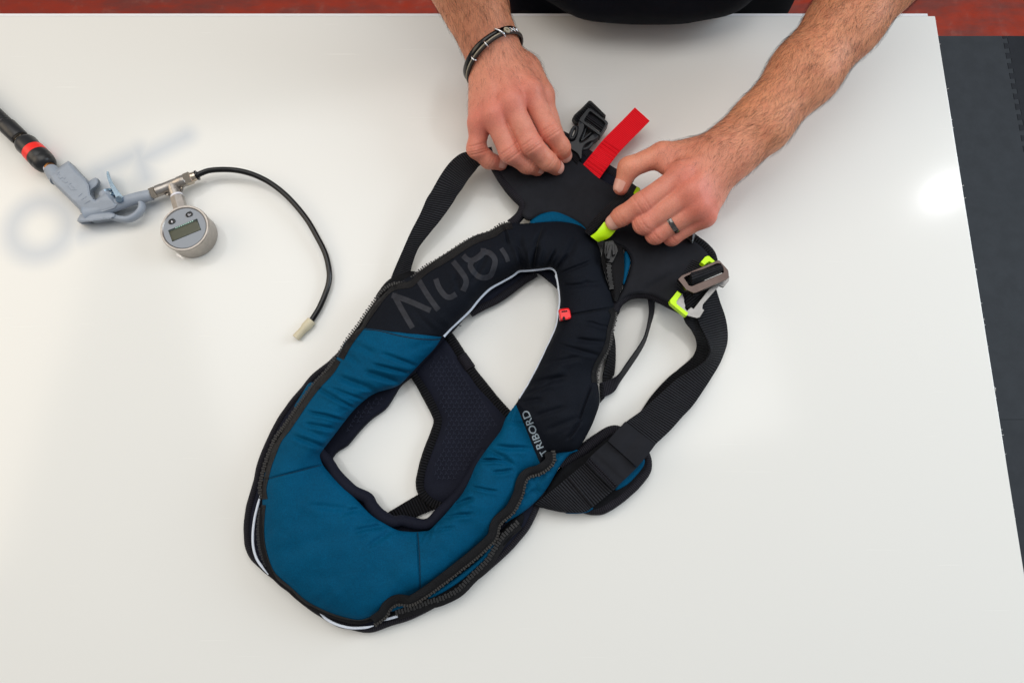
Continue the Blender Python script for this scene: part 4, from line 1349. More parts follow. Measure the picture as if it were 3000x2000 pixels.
# thin loops on the right of the neck
ribbon('thin_strap', [(1897, 862), (1904, 905), (1902, 933), (1891, 981), (1872, 1016), (1840, 1061), (1815, 1096), (1790, 1110), (1756, 1122)], [(1920, 868), (1917, 914), (1907, 952), (1893, 999), (1873, 1037), (1843, 1082), (1818, 1118), (1798, 1148), (1764, 1166)],
       [(14, 12), (18, 6), (22, 4), (23, 4), (23, 4), (21, 5), (17, 6), (14, 10), (14, 12)], 'webbing_fine', jacket, thick=1.3, n=120, crown=0)
ribbon('thin_strap', [(1790, 960), (1788, 1000), (1782, 1040), (1772, 1080), (1766, 1112), (1770, 1140)], [(1797, 970), (1803, 1003), (1804, 1050), (1800, 1095), (1790, 1112), (1776, 1150)], [(16, 14), (18, 10), (18, 6), (16, 6), (12, 6), (10, 6)], 'webbing_dark', jacket, thick=1.3, n=70)
ribbon('thin_strap', [(1756, 1122), (1757, 1145), (1758, 1180)], [(1768, 1122), (1768, 1150), (1772, 1164)], [15, 15, 14], 'webbing_dark', jacket, n=20)


# ---- steel buckle with yellow clips
def J6(pts):
    return [(1900 + x * .1913, 720 + y * .1913) for x, y in pts]


ribbon('buckle_webbing', J6([(690, 210), (560, 380), (420, 600)]), J6([(860, 270), (720, 480), (560, 720)]), [29, 30, 30], 'webbing', jacket, n=40)
panel('buckle_webbing', J6([(560, 690), (620, 680), (930, 640), (900, 700), (700, 950), (600, 990), (550, 950)]), 'webbing_dark', jacket, z0=26, z1=30.5, R=4, step=5, smooth_outline=False, rot=-.9)
plate = prism('buckle_plate', J6([(1240, 470), (1228, 540), (1150, 635), (1085, 612), (1050, 650), (832, 900), (825, 960), (855, 985), (785, 1095), (740, 1108), (590, 1070), (500, 1000), (420, 900), (425, 800), (520, 738), (550, 830), (545, 850), (565, 915), (560, 955), (590, 990), (650, 938), (690, 962), (930, 655), (1100, 560)]), 'plate_steel', jacket, z0=31, z1=34, label='flat pale steel hook plate of the waist buckle')
prism('plate_clip', J6([(440, 692), (508, 738), (428, 850), (432, 890), (608, 1028), (582, 1072), (560, 1065), (335, 880), (325, 835)]), 'yellow', plate, z0=30.2, z1=38, label='yellow plastic corner clip')
prism('plate_clip', J6([(798, 250), (865, 170), (900, 155), (930, 158), (1020, 240), (1000, 275), (930, 240), (890, 262), (858, 296)]), 'yellow', plate, z0=30.2, z1=38, label='yellow plastic corner clip')
fr = prism('buckle_frame', J6([(448, 512), (510, 452), (1030, 232), (1060, 222), (1092, 232), (1215, 368), (1225, 400), (1232, 485), (1195, 515), (735, 716), (690, 726), (575, 672)]), 'brown_steel', jacket,
           holes=[J6([(545, 490), (575, 468), (1050, 272), (1105, 275), (1142, 330), (1150, 402), (1120, 425), (665, 615), (620, 605)])], z0=42, z1=47.5, label='raised brownish steel loop of the waist buckle')
ribbon('buckle_webbing', J6([(640, 375), (655, 440), (675, 530), (655, 612)]), J6([(1085, 262), (1130, 300), (1145, 350), (1150, 402)]), [40, 52, 53, 41], 'webbing', jacket, thick=1.8, n=50, crown=.5)
ribbon('buckle_webbing', J6([(560, 470), (550, 500), (600, 560)]), J6([(640, 440), (640, 500), (660, 580)]), [38, 40, 40], 'webbing_dark', jacket, n=20)

# ================================================================== air gun with pressure gauge
def mm(pts, z):
    p = np.asarray(pts, float)
    return P(p[:, 0], p[:, 1], z)


g0 = P(330, 590, 0)
gun = root('air_gun', (g0[0], g0[1], 0), 'grey compressed air gun on its black hose with round digital gauge and thin tube', 'air gun')


def G3(pts):
    return [(100 + x * .17007, 440 + y * .17007) for x, y in pts]


# hose, coupling
hx = float(P(-330, 47, 15)[0])
hp = np.vstack([[(hx - .10, yb + .20, FZ + .011), (hx - .06, yb + .13, FZ + .03), (hx - .035, yb + .085, -.45), (hx - .02, yb + .065, -.10), (hx - .008, yb + .028, .002)],
                [P(u, v, z) for u, v, z in ((-290, 84, 17), (-210, 142, 14), (-120, 228, 14), (-60, 288, 15), (-20, 330, 15), (20, 368, 15), (62, 408, 15))]])
hp = cr(hp, 260)
sweep('hose', hp, 9.0 + .25 * np.sin(np.arange(260) * 1.9), 'rubber', gun, 20)
lathe('hose_ferrule', P(20, 368, 15), P(60, 406, 15), [(0, 9.3), (.05, 10.2), (.9, 10.0), (1, 9.2)], 'rubber', gun)
lathe('hose_nut', P(57, 402, 15), P(76, 424, 15), [(0, 7.2), (.05, 8.0), (1, 8.0)], 'nickel', gun, nseg=6, sharp=20)
cp = lathe('coupling', P(69, 414, 15), P(143, 489, 15), [(0, 9.5), (.03, 11.2), (.12, 12.4), (.36, 11.8), (.58, 12.6), (.74, 12.9), (.77, 12.3), (.80, 12.6), (.92, 11.4), (.98, 9.0), (1, 6.5)], 'rubber', gun, nseg=32)
lathe('red_band', P(95.8, 441.2, 15), P(111.5, 457, 15), [(0, 12.1), (.05, 12.55), (.95, 12.75), (1, 12.3)], 'red_band', cp, nseg=32)
lathe('brass_nipple', P(138, 484, 15), P(147, 493, 15), [(0, 6.4), (1, 6.4)], 'brass', gun)
lathe('sealing_tape', P(141, 489, 15), P(153, 501, 15), [(0, 5.4), (.1, 6.2), (.9, 5.9), (1, 5.3)], 'ptfe', gun)
lathe('inlet_neck', P(146, 494, 14), P(172, 524, 14), [(0, 6.6), (.1, 7.6), (1, 9.5)], 'gun_plastic', gun)
# body
HAND = G3([(300, 375), (430, 290), (585, 183), (625, 215), (760, 365), (915, 520), (960, 590), (985, 760), (1055, 850), (1130, 790), (1230, 700), (1300, 760), (1400, 885), (1480, 900), (1400, 1010), (1200, 1075), (1000, 1100), (870, 1110), (800, 1080), (780, 1030), (570, 815), (330, 580), (210, 425), (230, 385)])
hd = panel('grip_body', HAND, 'gun_plastic', gun, z0=2.5, z1=24, R=8, step=4, smooth_outline=False, edge_step=4, zfun=lambda u, v, d: -5.0 * np.clip((v - 585) / 40, 0, 1) - 2.0 * np.exp(-(((u - 190) * .72 + (v - 505) * .69 - 30) / 30) ** 2) * 0)
HB = [bvh_of(hd)]
panel('thumb_rest', G3([(850, 640), (900, 560), (1000, 500), (1060, 472), (1100, 500), (1110, 545), (1075, 620), (1000, 680), (955, 740), (890, 720)]), 'gun_plastic', gun, z0=6, z1=17, R=5, step=4)
bp_ = mm(np.array(G3([(900, 1100), (1300, 985), (1700, 850), (2030, 768)])), 14)
sweep('barrel', cr(bp_, 40), np.interp(np.linspace(0, 1, 40), [0, .1, .9, 1], [9.5, 7.2, 6.6, 6.2]), 'gun_plastic', gun, 24)
panel('lower_fin', G3([(790, 1110), (880, 1090), (1300, 1060), (1400, 1090), (1420, 1140), (1340, 1190), (1000, 1232), (780, 1252), (738, 1222), (750, 1180)]), 'gun_plastic', gun, z0=4, z1=19, R=5, step=4, smooth_outline=False)
lp = even(G3([(1320, 1145), (1480, 1185), (1620, 1192), (1740, 1140), (1830, 1050), (1860, 960), (1840, 890)]), 4)
sweep('finger_loop', mm(lp, 12), 3.6, 'gun_plastic', gun, 14, flat=1.5)
lathe('valve_housing', P(*G3([(1330, 980)])[0], 14), P(*G3([(1230, 740)])[0], 14), [(0, 8.5), (.8, 7.6), (1, 7.2)], 'gun_plastic', gun)
lv = G3([(1262, 365), (1268, 420), (1300, 520), (1370, 660), (1440, 770), (1490, 840)])
A = even(lv, 3)
t_ = np.gradient(A, axis=0); t_ /= np.linalg.norm(t_, axis=1)[:, None]
nl = np.stack([-t_[:, 1], t_[:, 0]], 1)
k_ = np.linspace(0, 1, len(A))
w_ = np.interp(k_, [0, .1, .5, 1], [2.0, 3.5, 5.5, 9.0])[:, None]
ribbon('lever', A - nl * w_, A + nl * w_, [(22, 22)] * len(A), 'zinc', gun, thick=2.0, n=len(A), m=5, crown=.0)
ribbon('lever_flange', A + nl * (w_ - 1.5), A + nl * (w_ + .3), [(22, 8)] * len(A), 'zinc', gun, thick=.8, n=len(A), m=4, crown=0)
sq = P(*G3([(1470, 850)])[0], 20)
lathe('lever_pivot', P(*G3([(1470, 850)])[0], 8), P(*G3([(1470, 850)])[0], 25.5), [(0, 4), (.9, 4.0), (1, 2.6)], 'zinc', gun, nseg=20)
lathe('valve_stem', P(*G3([(1290, 740)])[0], 15), P(*G3([(1390, 770)])[0], 17), [(0, 2.4), (.5, 2.4), (.52, 3.4), (.8, 3.4), (.82, 2), (1, 2)], 'zinc', gun, nseg=12)
lathe('valve_cap', P(*G3([(1270, 760)])[0], 14), P(*G3([(1248, 718)])[0], 14), [(0, 7.0), (.8, 7.0), (1, 6.0)], 'zinc', gun, nseg=20)
# raised letters on the grip
for ln in ([(375, 400), (450, 495), (490, 470)], [(395, 378), (440, 430)], [(440, 375), (415, 395)], [(485, 525), (535, 567), (578, 548)], [(510, 500), (540, 480)], [(578, 620), (640, 687), (725, 685)], [(640, 612), (690, 655)], [(600, 590), (640, 570)],
           [(760, 800), (830, 745)], [(810, 862), (900, 800)], [(870, 922), (962, 870)]):
    q = even(G3(ln), 1.5, False, False)
    W, _ = on_surface(HB, q, .1)
    sweep('raised_letter', W, .38, 'gun_plastic', hd, 8)


def Z4(pts):
    return [(430 + x * .19139, 480 + y * .19139) for x, y in pts]


def z4(x, y, z):
    return P(430 + x * .19139, 480 + y * .19139, z)


# tee, nuts, tube
tee = lathe('tee_fitting', z4(145, 425, 14), z4(600, 245, 14), [(0, 5.6), (.02, 6.5), (.22, 6.5), (.24, 6.2), (.74, 6.2), (.76, 6.7), (.97, 6.7), (1, 5.8)], 'satin_steel', gun, nseg=32)
lathe('branch', z4(395, 335, 14), z4(455, 482, 14), [(0, 6.2), (.55, 6.4), (.6, 6.9), (1, 6.9)], 'satin_steel', tee, nseg=28)
for a in ((505, 350, 560, 345, 535, 420), (345, 420, 275, 470, 335, 490)):
    panel('web', [(430 + a[k] * .19139, 480 + a[k + 1] * .19139) for k in (0, 2, 4)], 'satin_steel', tee, z0=11, z1=16, R=1.2, step=3, smooth_outline=False)
strokes('cast_mark', [Z4([(310, 300), (350, 290)]), Z4([(345, 285), (360, 262), (385, 280)])], 1.5, [bvh_of(tee)], 'steel', tee, .1)
lathe('hex_nut', z4(60, 462, 14), z4(165, 418, 14), [(0, 5.6), (.04, 6.4), (.78, 6.4), (.8, 5.0), (1, 5.0)], 'nickel', gun, nseg=6, sharp=20, phase=.3)
lathe('hex_nut', z4(585, 250, 14), z4(690, 208, 14), [(0, 6.3), (.06, 7.2), (.9, 7.2), (1, 6.2)], 'nickel', gun, nseg=6, sharp=20, phase=.35)
lathe('push_fitting', z4(685, 210, 14), z4(750, 183, 14), [(0, 5.6), (.4, 5.6), (.42, 4.8), (.55, 4.8), (.57, 5.4), (1, 5.0)], 'nickel', gun, nseg=24)
lathe('release_collar', z4(742, 188, 14), z4(792, 167, 14), [(0, 4.6), (.3, 4.6), (.34, 5.8), (.8, 5.8), (.86, 4.2), (1, 4.0)], 'gloss_black', gun, nseg=20)
tb = even([(580, 512), (613, 500), (661, 497), (708, 502), (755, 517), (802, 543), (849, 583), (897, 640), (930, 696), (953, 743), (964, 790), (964, 824), (953, 861), (934, 904), (909, 944)], 6)
zt = np.interp(np.linspace(0, 1, len(tb)), [0, .15, .4, .75, 1], [14, 15, 12, 6, 5])
sweep('air_tube', mm(tb, zt), 3.15, 'gloss_black', gun, 18)
lathe('rubber_tip', P(914, 938, 5), P(866, 990, 5.2), [(0, 3.6), (.02, 5.2), (.38, 5.4), (.52, 4.3), (.98, 4.5), (1, 3.6)], 'rubber_cream', gun, nseg=24)
# gauge
gb = P(571, 693, 0); GR = 26.4
gx, gy = gb[0], gb[1]
lathe('sealing_ring', z4(452, 474, 14), z4(466, 506, 14), [(0, 6.6), (.5, 6.9), (1, 6.6)], 'ptfe', gun, nseg=24)
lathe('hex_stem', z4(462, 500, 14), z4(520, 700, 13), [(0, 6.4), (.04, 7.6), (1, 7.6)], 'satin_steel', gun, nseg=6, sharp=20, phase=.52)
TOP = 26.0
gg = lathe('gauge', (gx, gy, .0004), (gx, gy, TOP * .001), [(0, GR - 1.2), (.03, GR), (.80, GR), (.82, GR + .7), (.96, GR + .7), (1, GR + .1), (1, GR - 1.6), (.965, GR - 2.6), (.95, GR - 3.0)], 'satin_steel', gun, nseg=72)
lathe('gauge_face', (gx, gy, (TOP - 2.4) * .001), (gx, gy, (TOP - .9) * .001), [(0, GR - 2.9), (1, GR - 2.9)], 'gauge_face', gg, nseg=64)
zf = TOP - .7
panel('screen_frame', Z4([(326, 1018), (771, 838), (832, 1010), (390, 1193)]), 'lcd_frame', gg, z0=zf - .3, z1=zf + .05, R=.8, step=6, smooth_outline=False)
panel('screen', Z4([(352, 1038), (770, 872), (825, 1008), (395, 1180)]), 'lcd', gg, z0=zf + .1, z1=zf + .25, R=.8, step=6, smooth_outline=False)
for k in range(10):  # row of reflections on the screen, put in as pale coloured dashes
    x = 447 + (700 - 447) * k / 9; y = 980 + (875 - 980) * k / 9
    panel('screen_glint', Z4([(x - 9, y - 2), (x + 9, y - 9), (x + 7, y + 3), (x - 11, y + 10)]), 'lcd_glint', gg, z0=zf + .3, z1=zf + .45, R=.5, step=5, smooth_outline=False)
for cx, cy in ((383, 885), (648, 775)):
    th = np.linspace(0, 2 * np.pi, 26, endpoint=False)
    ca, sa = math.cos(-.35), math.sin(-.35)
    ex_ = np.sign(np.cos(th)) * np.abs(np.cos(th)) ** .7 * 57; ey_ = np.sin(th) * 36
    bt = panel('button', Z4(np.stack([cx + ex_ * ca - ey_ * sa, cy + ex_ * sa + ey_ * ca], 1)), 'gloss_black', gg, z0=zf - .2, z1=zf + .7, R=2, step=4, smooth_outline=False)
    if cx > 500:
        q = Z4([(cx + 17 * math.cos(a), cy + 17 * math.sin(a)) for a in np.linspace(-.9, 4.1, 18)])
        sweep('symbol', P(np.array(q)[:, 0], np.array(q)[:, 1], zf + .9), .28, 'ptfe', bt, 6)
        q = np.array(Z4([(cx, cy), (cx + 6, cy + 19)])); sweep('symbol', P(q[:, 0], q[:, 1], zf + .9), .28, 'ptfe', bt, 6)
    else:
        panel('symbol', Z4([(cx - 12, cy - 14), (cx + 8, cy - 16), (cx + 12, cy + 16), (cx - 4, cy + 16)]), 'ptfe', bt, z0=zf + .7, z1=zf + 1.0, R=.5, step=3, smooth_outline=False)
ca, sa = math.cos(-.37), math.sin(-.37)
rr_, uu_ = (-ca, -sa), (-sa, ca)
uu_ = (-.36, .93)
rr_ = (-.93, .36)
text_mesh('label_text', 'ZERO', Z4([(405, 826)])[0], rr_, (.36, .93), 5.2, None, 'thread_dark', gg, lift=zf + .3, font_w=1.1)
text_mesh('label_text', 'UNIT', Z4([(672, 718)])[0], rr_, (.36, .93), 5.2, None, 'thread_dark', gg, lift=zf + .3, font_w=1.1)
strokes('engraving', [Z4([(450, 1370), (500, 1400), (530, 1420)]), Z4([(455, 1390), (560, 1450)])], 2.2, [bvh_of(gg)], 'steel', gg, .1)

# ================================================================== person
# The body field is a smooth union of tapered limbs; it is meshed with surface nets.
def smin(a, b, k):
    h = np.maximum(k - np.abs(a - b), 0) / k
    return np.minimum(a, b) - h * h * k * .25


class Field:
    def __init__(self, lo, hi, h):
        self.lo = np.array(lo, np.float64); self.h = h
        self.n = np.ceil((np.array(hi) - self.lo) / h).astype(int) + 1
        self.ax = [(self.lo[k] + h * np.arange(self.n[k])).astype(np.float32) for k in range(3)]

    def blank(self):
        return np.full(tuple(self.n), 0.05, np.float32)

    def sl(self, lo, hi):
        a = np.clip(np.floor((np.asarray(lo) - self.lo) / self.h).astype(int), 0, self.n)
        b = np.clip(np.ceil((np.asarray(hi) - self.lo) / self.h).astype(int) + 1, 0, self.n)
        return tuple(slice(i, j) for i, j in zip(a, b))

    def cap(self, F, a, b, ra, rb, k, up=None, flat=1.0, pad=.016):
        """Smooth-union a tapered capsule (metres); flat squeezes it along up."""
        a = np.asarray(a, float); b = np.asarray(b, float)
        r = max(ra, rb) + pad
        s = self.sl(np.minimum(a, b) - r, np.maximum(a, b) + r)
        if any(q.stop <= q.start for q in s):
            return
        X = self.ax[0][s[0]][:, None, None]; Y = self.ax[1][s[1]][None, :, None]; Z = self.ax[2][s[2]][None, None, :]
        d = b - a; L = max(d @ d, 1e-12)
        t = np.clip(((X - a[0]) * d[0] + (Y - a[1]) * d[1] + (Z - a[2]) * d[2]) / L, 0, 1)
        qx = X - a[0] - t * d[0]; qy = Y - a[1] - t * d[1]; qz = Z - a[2] - t * d[2]
        q2 = qx * qx + qy * qy + qz * qz
        if flat != 1.0:
            u = np.asarray(up, float)
            qn = qx * u[0] + qy * u[1] + qz * u[2]
            q2 = q2 + qn * qn * (1 / flat ** 2 - 1)
        dist = np.sqrt(q2) - (ra + (rb - ra) * t)
        F[s] = smin(F[s], dist.astype(np.float32), k)

    def dent(self, F, c, ax, nrm, w, depth, rad):
        """A crease line: lifts the field (cuts in) near plane ax through c, on the side of nrm."""
        s = self.sl(np.asarray(c) - rad, np.asarray(c) + rad)
        X = self.ax[0][s[0]][:, None, None] - c[0]; Y = self.ax[1][s[1]][None, :, None] - c[1]; Z = self.ax[2][s[2]][None, None, :] - c[2]
        al = X * ax[0] + Y * ax[1] + Z * ax[2]
        nn = X * nrm[0] + Y * nrm[1] + Z * nrm[2]
        r2 = X * X + Y * Y + Z * Z
        F[s] += (depth * np.exp(-(al / w) ** 2) * np.clip(nn / (rad * .4), 0, 1) * np.exp(-r2 / (rad * .8) ** 2)).astype(np.float32)


def surface_nets(F, lo, h):
    s = F < 0
    c = np.zeros(tuple(np.array(F.shape) - 1), np.uint8)
    for i in (0, 1):
        for j in (0, 1):
            for k in (0, 1):
                c += s[i:F.shape[0] - 1 + i, j:F.shape[1] - 1 + j, k:F.shape[2] - 1 + k]
    act = (c > 0) & (c < 8)
    ijk = np.argwhere(act)
    idx = np.full(act.shape, -1, np.int32); idx[act] = np.arange(len(ijk))
    acc = np.zeros((len(ijk), 3)); cnt = np.zeros(len(ijk))
    cor = [(0, 0, 0), (1, 0, 0), (0, 1, 0), (1, 1, 0), (0, 0, 1), (1, 0, 1), (0, 1, 1), (1, 1, 1)]
    val = [F[ijk[:, 0] + a, ijk[:, 1] + b, ijk[:, 2] + d] for a, b, d in cor]
    for a in range(8):
        for b in range(a + 1, 8):
            df = np.array(cor[b]) - np.array(cor[a])
            if np.abs(df).sum() != 1:
                continue
            m = (val[a] < 0) != (val[b] < 0)
            t = val[a][m] / (val[a][m] - val[b][m])
            acc[m] += np.array(cor[a]) + t[:, None] * df
            cnt[m] += 1
    V = np.asarray(lo) + h * (ijk + acc / cnt[:, None])
    Q = []
    for ax in range(3):
        a1, a2 = (ax + 1) % 3, (ax + 2) % 3
        sh = list(F.shape); 
        A = [slice(None)] * 3; B = [slice(None)] * 3
        A[ax] = slice(0, -1); B[ax] = slice(1, None)
        for q in (a1, a2):
            A[q] = slice(1, -1); B[q] = slice(1, -1)
        sa, sb = s[tuple(A)], s[tuple(B)]
        e = np.argwhere(sa != sb)
        flip = sa[sa != sb]
        off = np.zeros(3, int); off[a1] = 1; off[a2] = 1
        e = e + off
        def cell(d1, d2):
            q = e.copy(); q[:, a1] += d1; q[:, a2] += d2
            return idx[q[:, 0], q[:, 1], q[:, 2]]
        f = np.stack([cell(-1, -1), cell(0, -1), cell(0, 0), cell(-1, 0)], 1)
        f[~flip] = f[~flip][:, ::-1]
        Q.append(f)
    Q = np.vstack(Q)
    Q = Q[(Q >= 0).all(1)]
    return V, Q


def wp(t):
    return P(t[0], t[1], t[2])


def chain_pts(ch):
    return [(wp(c[:3]), c[3] * .001) for c in ch]


# joints: photo pixel, height over the table (mm), radius (mm)
LEFT = dict(
    arm=[(1250, -330, 205, 41), (1330, -110, 140, 37), (1376, -10, 112, 32.5), (1408, 60, 96, 29.0), (1437, 130, 80, 27.5), (1452, 168, 75, 29)],
    flat=[.95, .9, .84, .78, .72, .66],
    mc=[[(1478, 165, 74, 15), (1550, 268, 74, 14.0)], [(1455, 165, 76, 15), (1496, 300, 79, 14.0)], [(1432, 170, 74, 14), (1446, 335, 73, 13)], [(1412, 180, 68, 13.5), (1406, 360, 60, 12)]],
    fingers=[[(1550, 272, 74, 12.3), (1611, 385, 63, 11.6), (1643, 430, 47, 10.2), (1653, 455, 33, 8.6)],
             [(1496, 305, 79, 12.6), (1556, 424, 66, 12.0), (1603, 472, 48, 10.4), (1629, 491, 33, 8.8)],
             [(1446, 340, 73, 12.2), (1494, 447, 60, 11.4), (1544, 482, 44, 9.8), (1574, 494, 33, 8.4)],
             [(1406, 364, 60, 11.0), (1395, 436, 49, 10.2), (1432, 470, 38, 9.0), (1467, 480, 31, 7.6)]],
    thumb=[(1530, 205, 60, 16), (1588, 282, 54, 13.0), (1606, 350, 44, 11.2), (1640, 425, 32, 9.5)],
    extra=[(1425, 230, 55, 1420, 320, 50, 15, 15), (1540, 210, 55, 1570, 270, 50, 18, 14), (1480, 240, 58, 1490, 300, 58, 16, 16)])
RIGHT = dict(
    arm=[(2760, -330, 200, 46), (2590, -80, 122, 40), (2478, 62, 104, 37.0), (2358, 212, 94, 34.5), (2228, 364, 84, 29.5), (2142, 440, 78, 27.5), (2104, 474, 76, 28.5)],
    flat=[.95, .92, .9, .88, .80, .72, .66],
    mc=[[(2090, 450, 74, 14), (1998, 513, 78, 13.5)], [(2095, 475, 77, 14), (2024, 562, 80, 13.5)], [(2100, 500, 75, 13), (2044, 603, 74, 12.5)], [(2110, 528, 68, 13), (2062, 630, 63, 11.2)]],
    fingers=[[(1998, 517, 78, 12.8), (1880, 597, 69, 11.8), (1822, 633, 56, 10.2), (1797, 651, 48, 8.7)],
             [(2024, 565, 80, 12.4), (1886, 655, 60, 11.2), (1890, 662, 38, 9.8), (1925, 650, 30, 8.8)],
             [(2044, 606, 74, 11.6), (1920, 686, 52, 10.4), (1928, 686, 34, 9.4), (1955, 675, 30, 8.4)],
             [(2062, 633, 63, 10.6), (1968, 694, 46, 9.2), (1972, 688, 33, 8.2), (1990, 680, 30, 7.6)]],
    thumb=[(2062, 446, 66, 15), (1940, 452, 64, 12.4), (1842, 492, 60, 11.0), (1819, 550, 50, 8.2)],
    extra=[(2075, 580, 52, 2040, 610, 50, 15, 14), (2030, 460, 64, 1960, 490, 64, 14, 10), (2040, 520, 60, 2000, 560, 58, 17, 15)])


def build_hand(H, h):
    pts = []
    for ch in [H['arm'], H['thumb']] + H['fingers']:
        pts += [wp(c[:3]) for c in ch]
    pts = np.array(pts)
    lo = pts.min(0) - .05; hi = pts.max(0) + .05
    # keep to what lies near the bench; the rest of the arm is added coarsely
    hi[1] = min(hi[1], float(P(1500, -80, 100)[1]))
    F = Field(lo, hi, h)
    palm = F.blank()
    arm = chain_pts(H['arm'])
    for k in range(len(arm) - 1):
        (a, ra), (b, rb) = arm[k], arm[k + 1]
        d = (b - a) / np.linalg.norm(b - a)
        up = np.array([0, 0, 1.0]); up -= d * (up @ d); up /= np.linalg.norm(up)
        F.cap(palm, a, b, ra, rb, .016, up, H['flat'][k], pad=.03)
    for a, b in H['mc']:
        F.cap(palm, wp(a[:3]), wp(b[:3]), a[3] * .001, b[3] * .001, .010)
    for e in H['extra']:
        F.cap(palm, P(*e[0:3]), P(*e[3:6]), e[6] * .001, e[7] * .001, .014)
    # knuckles and the tendons behind them
    for a, b in H['mc']:
        q = wp(b[:3]); q2 = wp(a[:3])
        F.cap(palm, q + [0, 0, .0022], q + (q2 - q) * .18 + [0, 0, .0012], .0122, .0098, .007)
        F.cap(palm, q + (q2 - q) * .1 + [0, 0, (b[3] - 2.3) * .001], q + (q2 - q) * .8 + [0, 0, (b[3] - 2.8) * .001], .0026, .0022, .005)
    th = chain_pts(H['thumb'])
    tf = F.blank()
    for k in range(3):
        F.cap(tf, th[k][0], th[k + 1][0], th[k][1], th[k + 1][1], .006)
    body = smin(palm, tf, .012)
    fing = F.blank()
    for ch in H['fingers']:
        c = chain_pts(ch)
        f = F.blank()
        for k in range(3):
            F.cap(f, c[k][0], c[k + 1][0], c[k][1], c[k + 1][1], .0045)
        # skin folds over the joints
        for k, ofs in ((1, (-.0042, -.0014, .0016, .0044)), (2, (-.0015, .0015))):
            J = c[k][0]; ax = c[k + 1][0] - c[k - 1][0]; ax /= np.linalg.norm(ax)
            up = np.array([0, 0, 1.0]); up -= ax * (up @ ax); up /= np.linalg.norm(up)
            for o in ofs:
                F.dent(f, J + ax * o, ax, up, .0010, .0019 if k == 1 else .0013, c[k][1] * 1.5)
        fing = smin(fing, f, .0018)
        # no web between the fingers beyond the knuckles
    body = smin(body, fing, .0065)
    J = th[2][0]; ax = th[3][0] - th[1][0]; ax /= np.linalg.norm(ax)
    up = np.array([0, 0, 1.0]); up -= ax * (up @ ax); up /= np.linalg.norm(up)
    for o in (-.003, 0, .003):
        F.dent(body, J + ax * o, ax, up, .0008, .0009, .016)
    return surface_nets(body, lo, h)


pv = P(1890, -120, 0)
person = root('person', (pv[0], yb + .16, FZ), 'person in a black T-shirt with bare hairy forearms working on the life jacket', 'person')

VL, QL = build_hand(LEFT, .0010)
VR, QR = build_hand(RIGHT, .0011)


# rest of the body: upper arms, shoulders, trunk, legs (mostly outside the picture)
def build_rest():
    cx = float(P(1890, 40, 60)[0]); y0 = yb + .10
    Fz = Field((cx - .42, yb - .16, FZ), (cx + .48, yb + .36, .62), .008)
    f = Fz.blank()
    eL = wp(LEFT['arm'][0][:3]); eR = wp(RIGHT['arm'][0][:3])
    sL = np.array([cx - .20, y0 + .06, .44]); sR = np.array([cx + .20, y0 + .06, .44])
    UP = np.array([0, 1.0, 0])
    for a, b in ((eL, sL), (eR, sR)):
        Fz.cap(f, a, b, .043, .055, .03, pad=.05)
    for arm in (LEFT['arm'], RIGHT['arm']):
        c = chain_pts(arm)
        d = (c[1][0] - c[0][0])
        Fz.cap(f, c[0][0], c[0][0] + d * .95, c[0][1] * .97, c[1][1] * .93, .02, pad=.04)
    Fz.cap(f, (cx, y0 + .06, -.10), (cx, y0 + .06, .22), .145, .15, .05, UP, .62, pad=.08)
    Fz.cap(f, (cx, y0 + .06, .22), (cx, y0 + .06, .40), .16, .13, .05, UP, .62, pad=.08)
    Fz.cap(f, sL, sR, .06, .06, .05, pad=.06)
    Fz.cap(f, (cx, y0 + .05, .44), (cx, y0 + .03, .56), .055, .055, .04, pad=.05)
    for s in (-1, 1):
        Fz.cap(f, (cx + s * .085, y0 + .06, -.12), (cx + s * .095, y0 + .07, FZ + .02), .085, .05, .03, pad=.06)
    return surface_nets(f, Fz.lo, Fz.h), cx, y0


(VB, QB), pcx, py0 = build_rest()
V = np.vstack([VL, VR, VB])
Q = np.vstack([QL, QR + len(VL), QB + len(VL) + len(VR)])
body = mk('body', V, Q, 'skin', person)
# skin tone: red over knuckles and finger ends, pink on the hands, tan on the arms
tone = np.zeros((len(V), 4), np.float32); tone[:, 3] = 1
for H in (LEFT, RIGHT):
    for ch in H['fingers'] + [H['thumb']]:
        for k, (r, a) in enumerate(((.015, .95), (.012, .65), (.008, .35), (.011, .7))):
            q = wp(ch[k][:3])
            tone[:, 0] += a * np.exp(-((V - q) ** 2).sum(1) / r ** 2)
    ctr = np.mean([wp(ch[1][:3]) for ch in H['fingers']] + [wp(ch[0][:3]) for ch in H['fingers']], 0)
    tone[:, 1] = np.maximum(tone[:, 1], np.clip(1.45 - np.linalg.norm(V - ctr, axis=1) / .085, 0, 1))
tone = np.clip(tone, 0, 1)
ca_ = body.data.color_attributes.new('tone', 'FLOAT_COLOR', 'POINT')
ca_.data.foreach_set('color', tone.ravel())
BODY = bvh_of(body)

